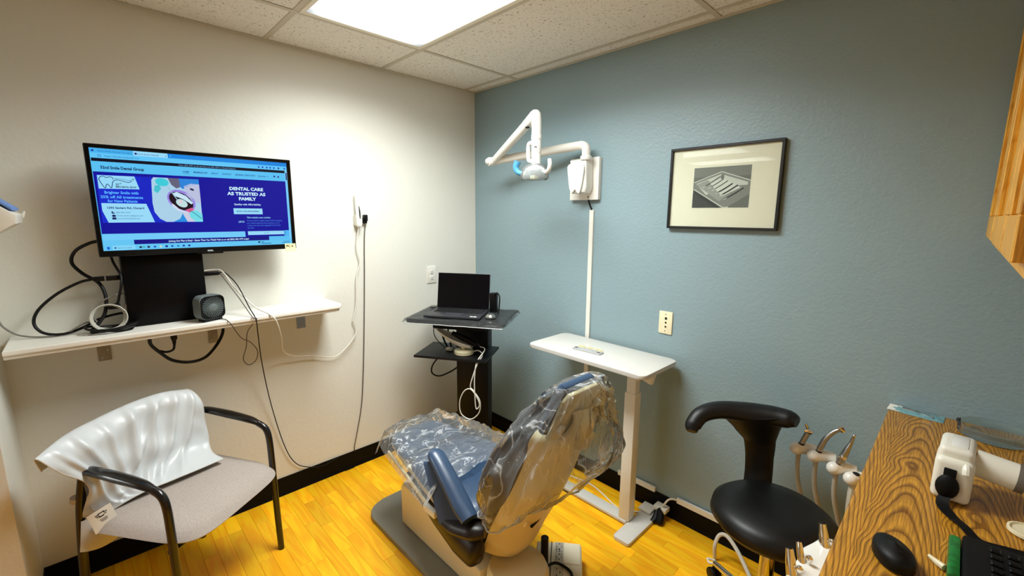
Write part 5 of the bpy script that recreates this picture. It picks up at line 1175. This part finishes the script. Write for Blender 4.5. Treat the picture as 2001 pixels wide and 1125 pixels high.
def backcush(u, v, f):
    a = (u - .5) * 2; b = (v - .5) * 2; n = 3.6; k = max((abs(a) ** n + abs(b) ** n) ** (1 / n) / max(abs(a), abs(b), 1e-6), 1.0)
    a2, b2 = a / k, b / k; t = .34 + .64 * (b2 + 1) / 2; y, z = spc(min(t, 1)); d = max(0, 1 - max(abs(a), abs(b)) ** 4)
    w_ = .205 - .05 * max(0, b2)
    return (CX + a2 * w_, y + .10 + .03 * a2 * a2 + f * .045 * d ** .5, z + .035 + f * .01)
bc = MB(); bc.grid(lambda u, v: backcush(u, v, 1), 24, 24); bc.grid(lambda u, v: backcush(u, v, -1), 24, 24); bmesh.ops.remove_doubles(bc.bm, verts=bc.bm.verts, dist=.0005); bmesh.ops.recalc_face_normals(bc.bm, faces=bc.bm.faces)
bc.build('back_cushion', mat('dark_blue_vinyl', (38, 42, 52), .4, var=(9, .1)), dc, ang=50)
MB().prism([(CX - .03, -1.478, .40), (CX + .05, -1.478, .425), (CX + .05, -1.481, .43), (CX - .03, -1.481, .405)], (0, -.012, .0), bev=0).build('shell_slot', M['dark_slot'], dc, smooth=False)
# headrest: plate, pad, articulated bracket and little pads
HMx = Matrix.Translation((CX, -1.652, .90)) @ Euler((math.radians(22), 0, 0)).to_matrix().to_4x4()
hp = [(-.105, .085), (-.085, .108), (.06, .108), (.083, .09), (.098, -.03), (.075, -.075), (-.06, -.09), (-.11, -.07)]
MB().prism([tuple(HMx @ Vector((x, -.004, z))) for x, z in hp], HMx.to_3x3() @ Vector((0, .018, 0)), bev=.006, seg=3).build('headrest_plate', M['shell'], dc)
MB().prism([tuple(HMx @ Vector((x * 1.03, .016, z * 1.06 + .008))) for x, z in hp], HMx.to_3x3() @ Vector((0, .036, 0)), bev=.014, seg=4).build('headrest_pad', M['seat_blue'], dc)
MB().tube([tuple(HMx @ Vector((.0, -.012, .03))), tuple(HMx @ Vector((-.005, -.04, .0))), tuple(HMx @ Vector((-.012, -.04, -.05))), tuple(HMx @ Vector((-.015, -.02, -.105)))], [.034, .040, .040, .034], 10, 5, flat=(1.0, .75)).build('headrest_bracket', M['shell'], dc)
MB().box(-.03, .05, -.052, .0, -.09, -.02, bev=.014, seg=3, M=HMx @ TM((.045, -.012, -.035), (0, math.radians(20), 0))).build('release_block', M['shell'], dc)
for x, z in ((-.082, -.02), (.085, .03)): MB().box(-.013, .013, -.016, .0, -.012, .012, bev=.003, M=HMx @ TM((x, -.004, z), (0, .4, 0))).build('clip', M['white_plastic'], dc)
for u_, v_ in ((.52, .68), (.28, .36), (.80, .40)):
    q = Vector(shell_pt(u_, v_)); MB().box(-.017, .017, -.012, .006, -.017, .017, bev=.005, M=TM(q + Vector((0, -.004, 0)), (math.radians(24), 0, (u_ - .5) * .6))).build('shell_clip', M['shell'], dc)
MB().tube([(CX - .12, -1.36, .43), (CX - .145, -1.365, .418), (CX - .175, -1.365, .416)], [.012, .012, .007], 12, 4, flat=(1, .6)).build('side_handle', mat('tan_handle', (196, 160, 100), .4, var=(10, .08)), dc)

# ------------------------------------------------------------------ clear plastic covers
M['bag'] = film('clear_bag', tint=(240, 244, 244), haze=.09, rough=.13, gl=.27, bscale=34, bstr=1.0, stretch=(1, .55, .35), crease=.34, cscale=11)
def ridg(x, y, z, s_): return 1 - abs(noise.noise(Vector((x, y, z)) * s_)) * 2
bagc = thing('chair_bag', 'crinkled clear plastic bag pulled over the chair back and headrest', 'plastic cover', (CX, -1.55, .5))
PRF = [(.53, -1.475, .235, .085), (.58, -1.505, .262, .105), (.66, -1.54, .270, .125), (.74, -1.565, .262, .125), (.81, -1.585, .232, .11), (.88, -1.61, .185, .095), (.945, -1.635, .145, .075), (.99, -1.655, .122, .056), (1.018, -1.662, .105, .04)]
def bag_pt(u, v):
    z, y, w_, d_ = cr(PRF, v); th = 2 * math.pi * u
    sgn = lambda q: 1 if q >= 0 else -1
    cx_ = sgn(math.cos(th)) * abs(math.cos(th)) ** .8; sy_ = sgn(math.sin(th)) * abs(math.sin(th)) ** .8
    p = Vector((CX + .01 + w_ * cx_ , y + d_ * sy_, z + .02 * math.sin(3 * th + 1) * (1 - v)))
    n_ = Vector((cx_, sy_, 0))
    c = Vector((math.cos(th) * 1.2, math.sin(th) * 1.2, v * 1.3))
    wr = ridg(c.x, c.y, c.z, 2.6) * .020 + ridg(c.x * 1.5 + 5, c.y * 1.5, c.z * .35, 4.2) * .014 + ridg(c.x * 2, c.y * 2 + 7, c.z * .8, 6) * .006
    bulge = .04 * max(0, math.cos(th)) * math.exp(-((v - .36) / .16) ** 2)
    return tuple(p + n_ * ((wr - .008) * min(1, (1.05 - v) * 4) + bulge))
MB().grid(bag_pt, 96, 60).build('film', M['bag'], bagc, ang=80)
MB().grid(lambda u, v: tuple(Vector(bag_pt(u, 1.0)).lerp(Vector((CX + .01, -1.662, 1.02)), v)), 96, 3).build('top_seam', M['bag'], bagc, ang=80)
MB().tube([tuple(Vector(bag_pt(i / 64, 0.0))) for i in range(65)], .0035, 6, 1).build('elastic_hem', film('bunched_hem', haze=.4, gl=.25, bscale=60), bagc)
tc_ = thing('toe_cover', 'crinkled clear plastic sheet draped over the toe end of the dental chair', 'plastic cover', (CX, -.85, .45))
def toe_pt(u, v):
    a = (u - .5) * 2; y = -.565 - .62 * v; w_ = seat_w(min(y, -.6)) + .055
    x = CX + a * w_; inside = max(0.0, (abs(a) - .80) / .20)
    front = max(0.0, (.10 - v) / .10)
    z = .512 - .07 * inside ** 1.4 - .075 * front ** 1.3 + (.004 * (1 - abs(a)))
    wr = ridg(x * 3, y * 2, 1.0, 3.6) * .012 + ridg(x * 2 + 3, y * 5, 2.0, 4.6) * .010 + ridg(x * 4, y * 9, 5.0, 5) * .006
    return (x + wr * .4 * a, y - .0 + .05 * front * 0, z + wr - .004)
MB().grid(toe_pt, 64, 84).build('film', film('clear_sheet', tint=(240, 244, 244), haze=.10, rough=.13, gl=.27, bscale=30, bstr=1.0, stretch=(.45, 1, .5), crease=.30, cscale=13), tc_, ang=80)

# ------------------------------------------------------------------ floor control box by the chair
fx = thing('floor_box', 'white printed control box on the floor behind the dental chair', 'control box', (-.75, -1.45, 0))
BM = Matrix(((.62, -.785, 0, -.735), (-.785, -.62, 0, -1.455), (0, 0, 1, 0), (0, 0, 0, 1)))
PLW = mat('box_cream', (226, 220, 196), .45, var=(9, .05))
MB().box(-.115, .085, -.125, .125, .002, .085, bev=.008, seg=3, M=BM).build('housing', PLW, fx)
for y_ in (-.124, .003): MB().box(-.035, .078, y_, y_ + .121, .0845, .0885, bev=.0015, seg=1, M=BM).build('lid_panel', PLW, fx)
lb = Print(tuple(BM @ Vector((-.11, -.12, .0895))), BM.to_3x3() @ Vector((1, 0, 0)), BM.to_3x3() @ Vector((0, 1, 0)), (0, 0, 1))
lb.rect(78, 0, 116, 118, (176, 172, 158), 1)
for i in range(7):
    for j, xx in enumerate((84, 94, 105)):
        if (i * 3 + j * 5) % 4: lb.rect(xx, 6 + i * 15, xx + 3 + (j == 1) * 3, 12 + i * 15 + (i % 3) * 3, (36, 36, 36), 2)
for i in range(3): lb.ell(32, 30 + i * 62, 8, 8, (46, 42, 38), 2); lb.rect(30, 44 + i * 62, 34, 66 + i * 62, (40, 38, 36), 2)
lb.rect(60, 0, 64, 240, (40, 38, 34), 1); lb.rect(78, 140, 116, 236, (190, 186, 170), 1)
for i in range(4): lb.rect(86 + (i % 2) * 14, 150 + i * 16, 91 + (i % 2) * 14, 158 + i * 16, (40, 40, 40), 2)
lb.build('printed_label', ink_mat('box_print'), fx)
cable('box_lead', 'black lead curling over the white floor control box', [(-.86, -1.43, .02), (-.83, -1.435, .10), (-.775, -1.44, .105), (-.75, -1.47, .098), (-.755, -1.52, .098), (-.80, -1.56, .10)], .006, M['black_rubber'])
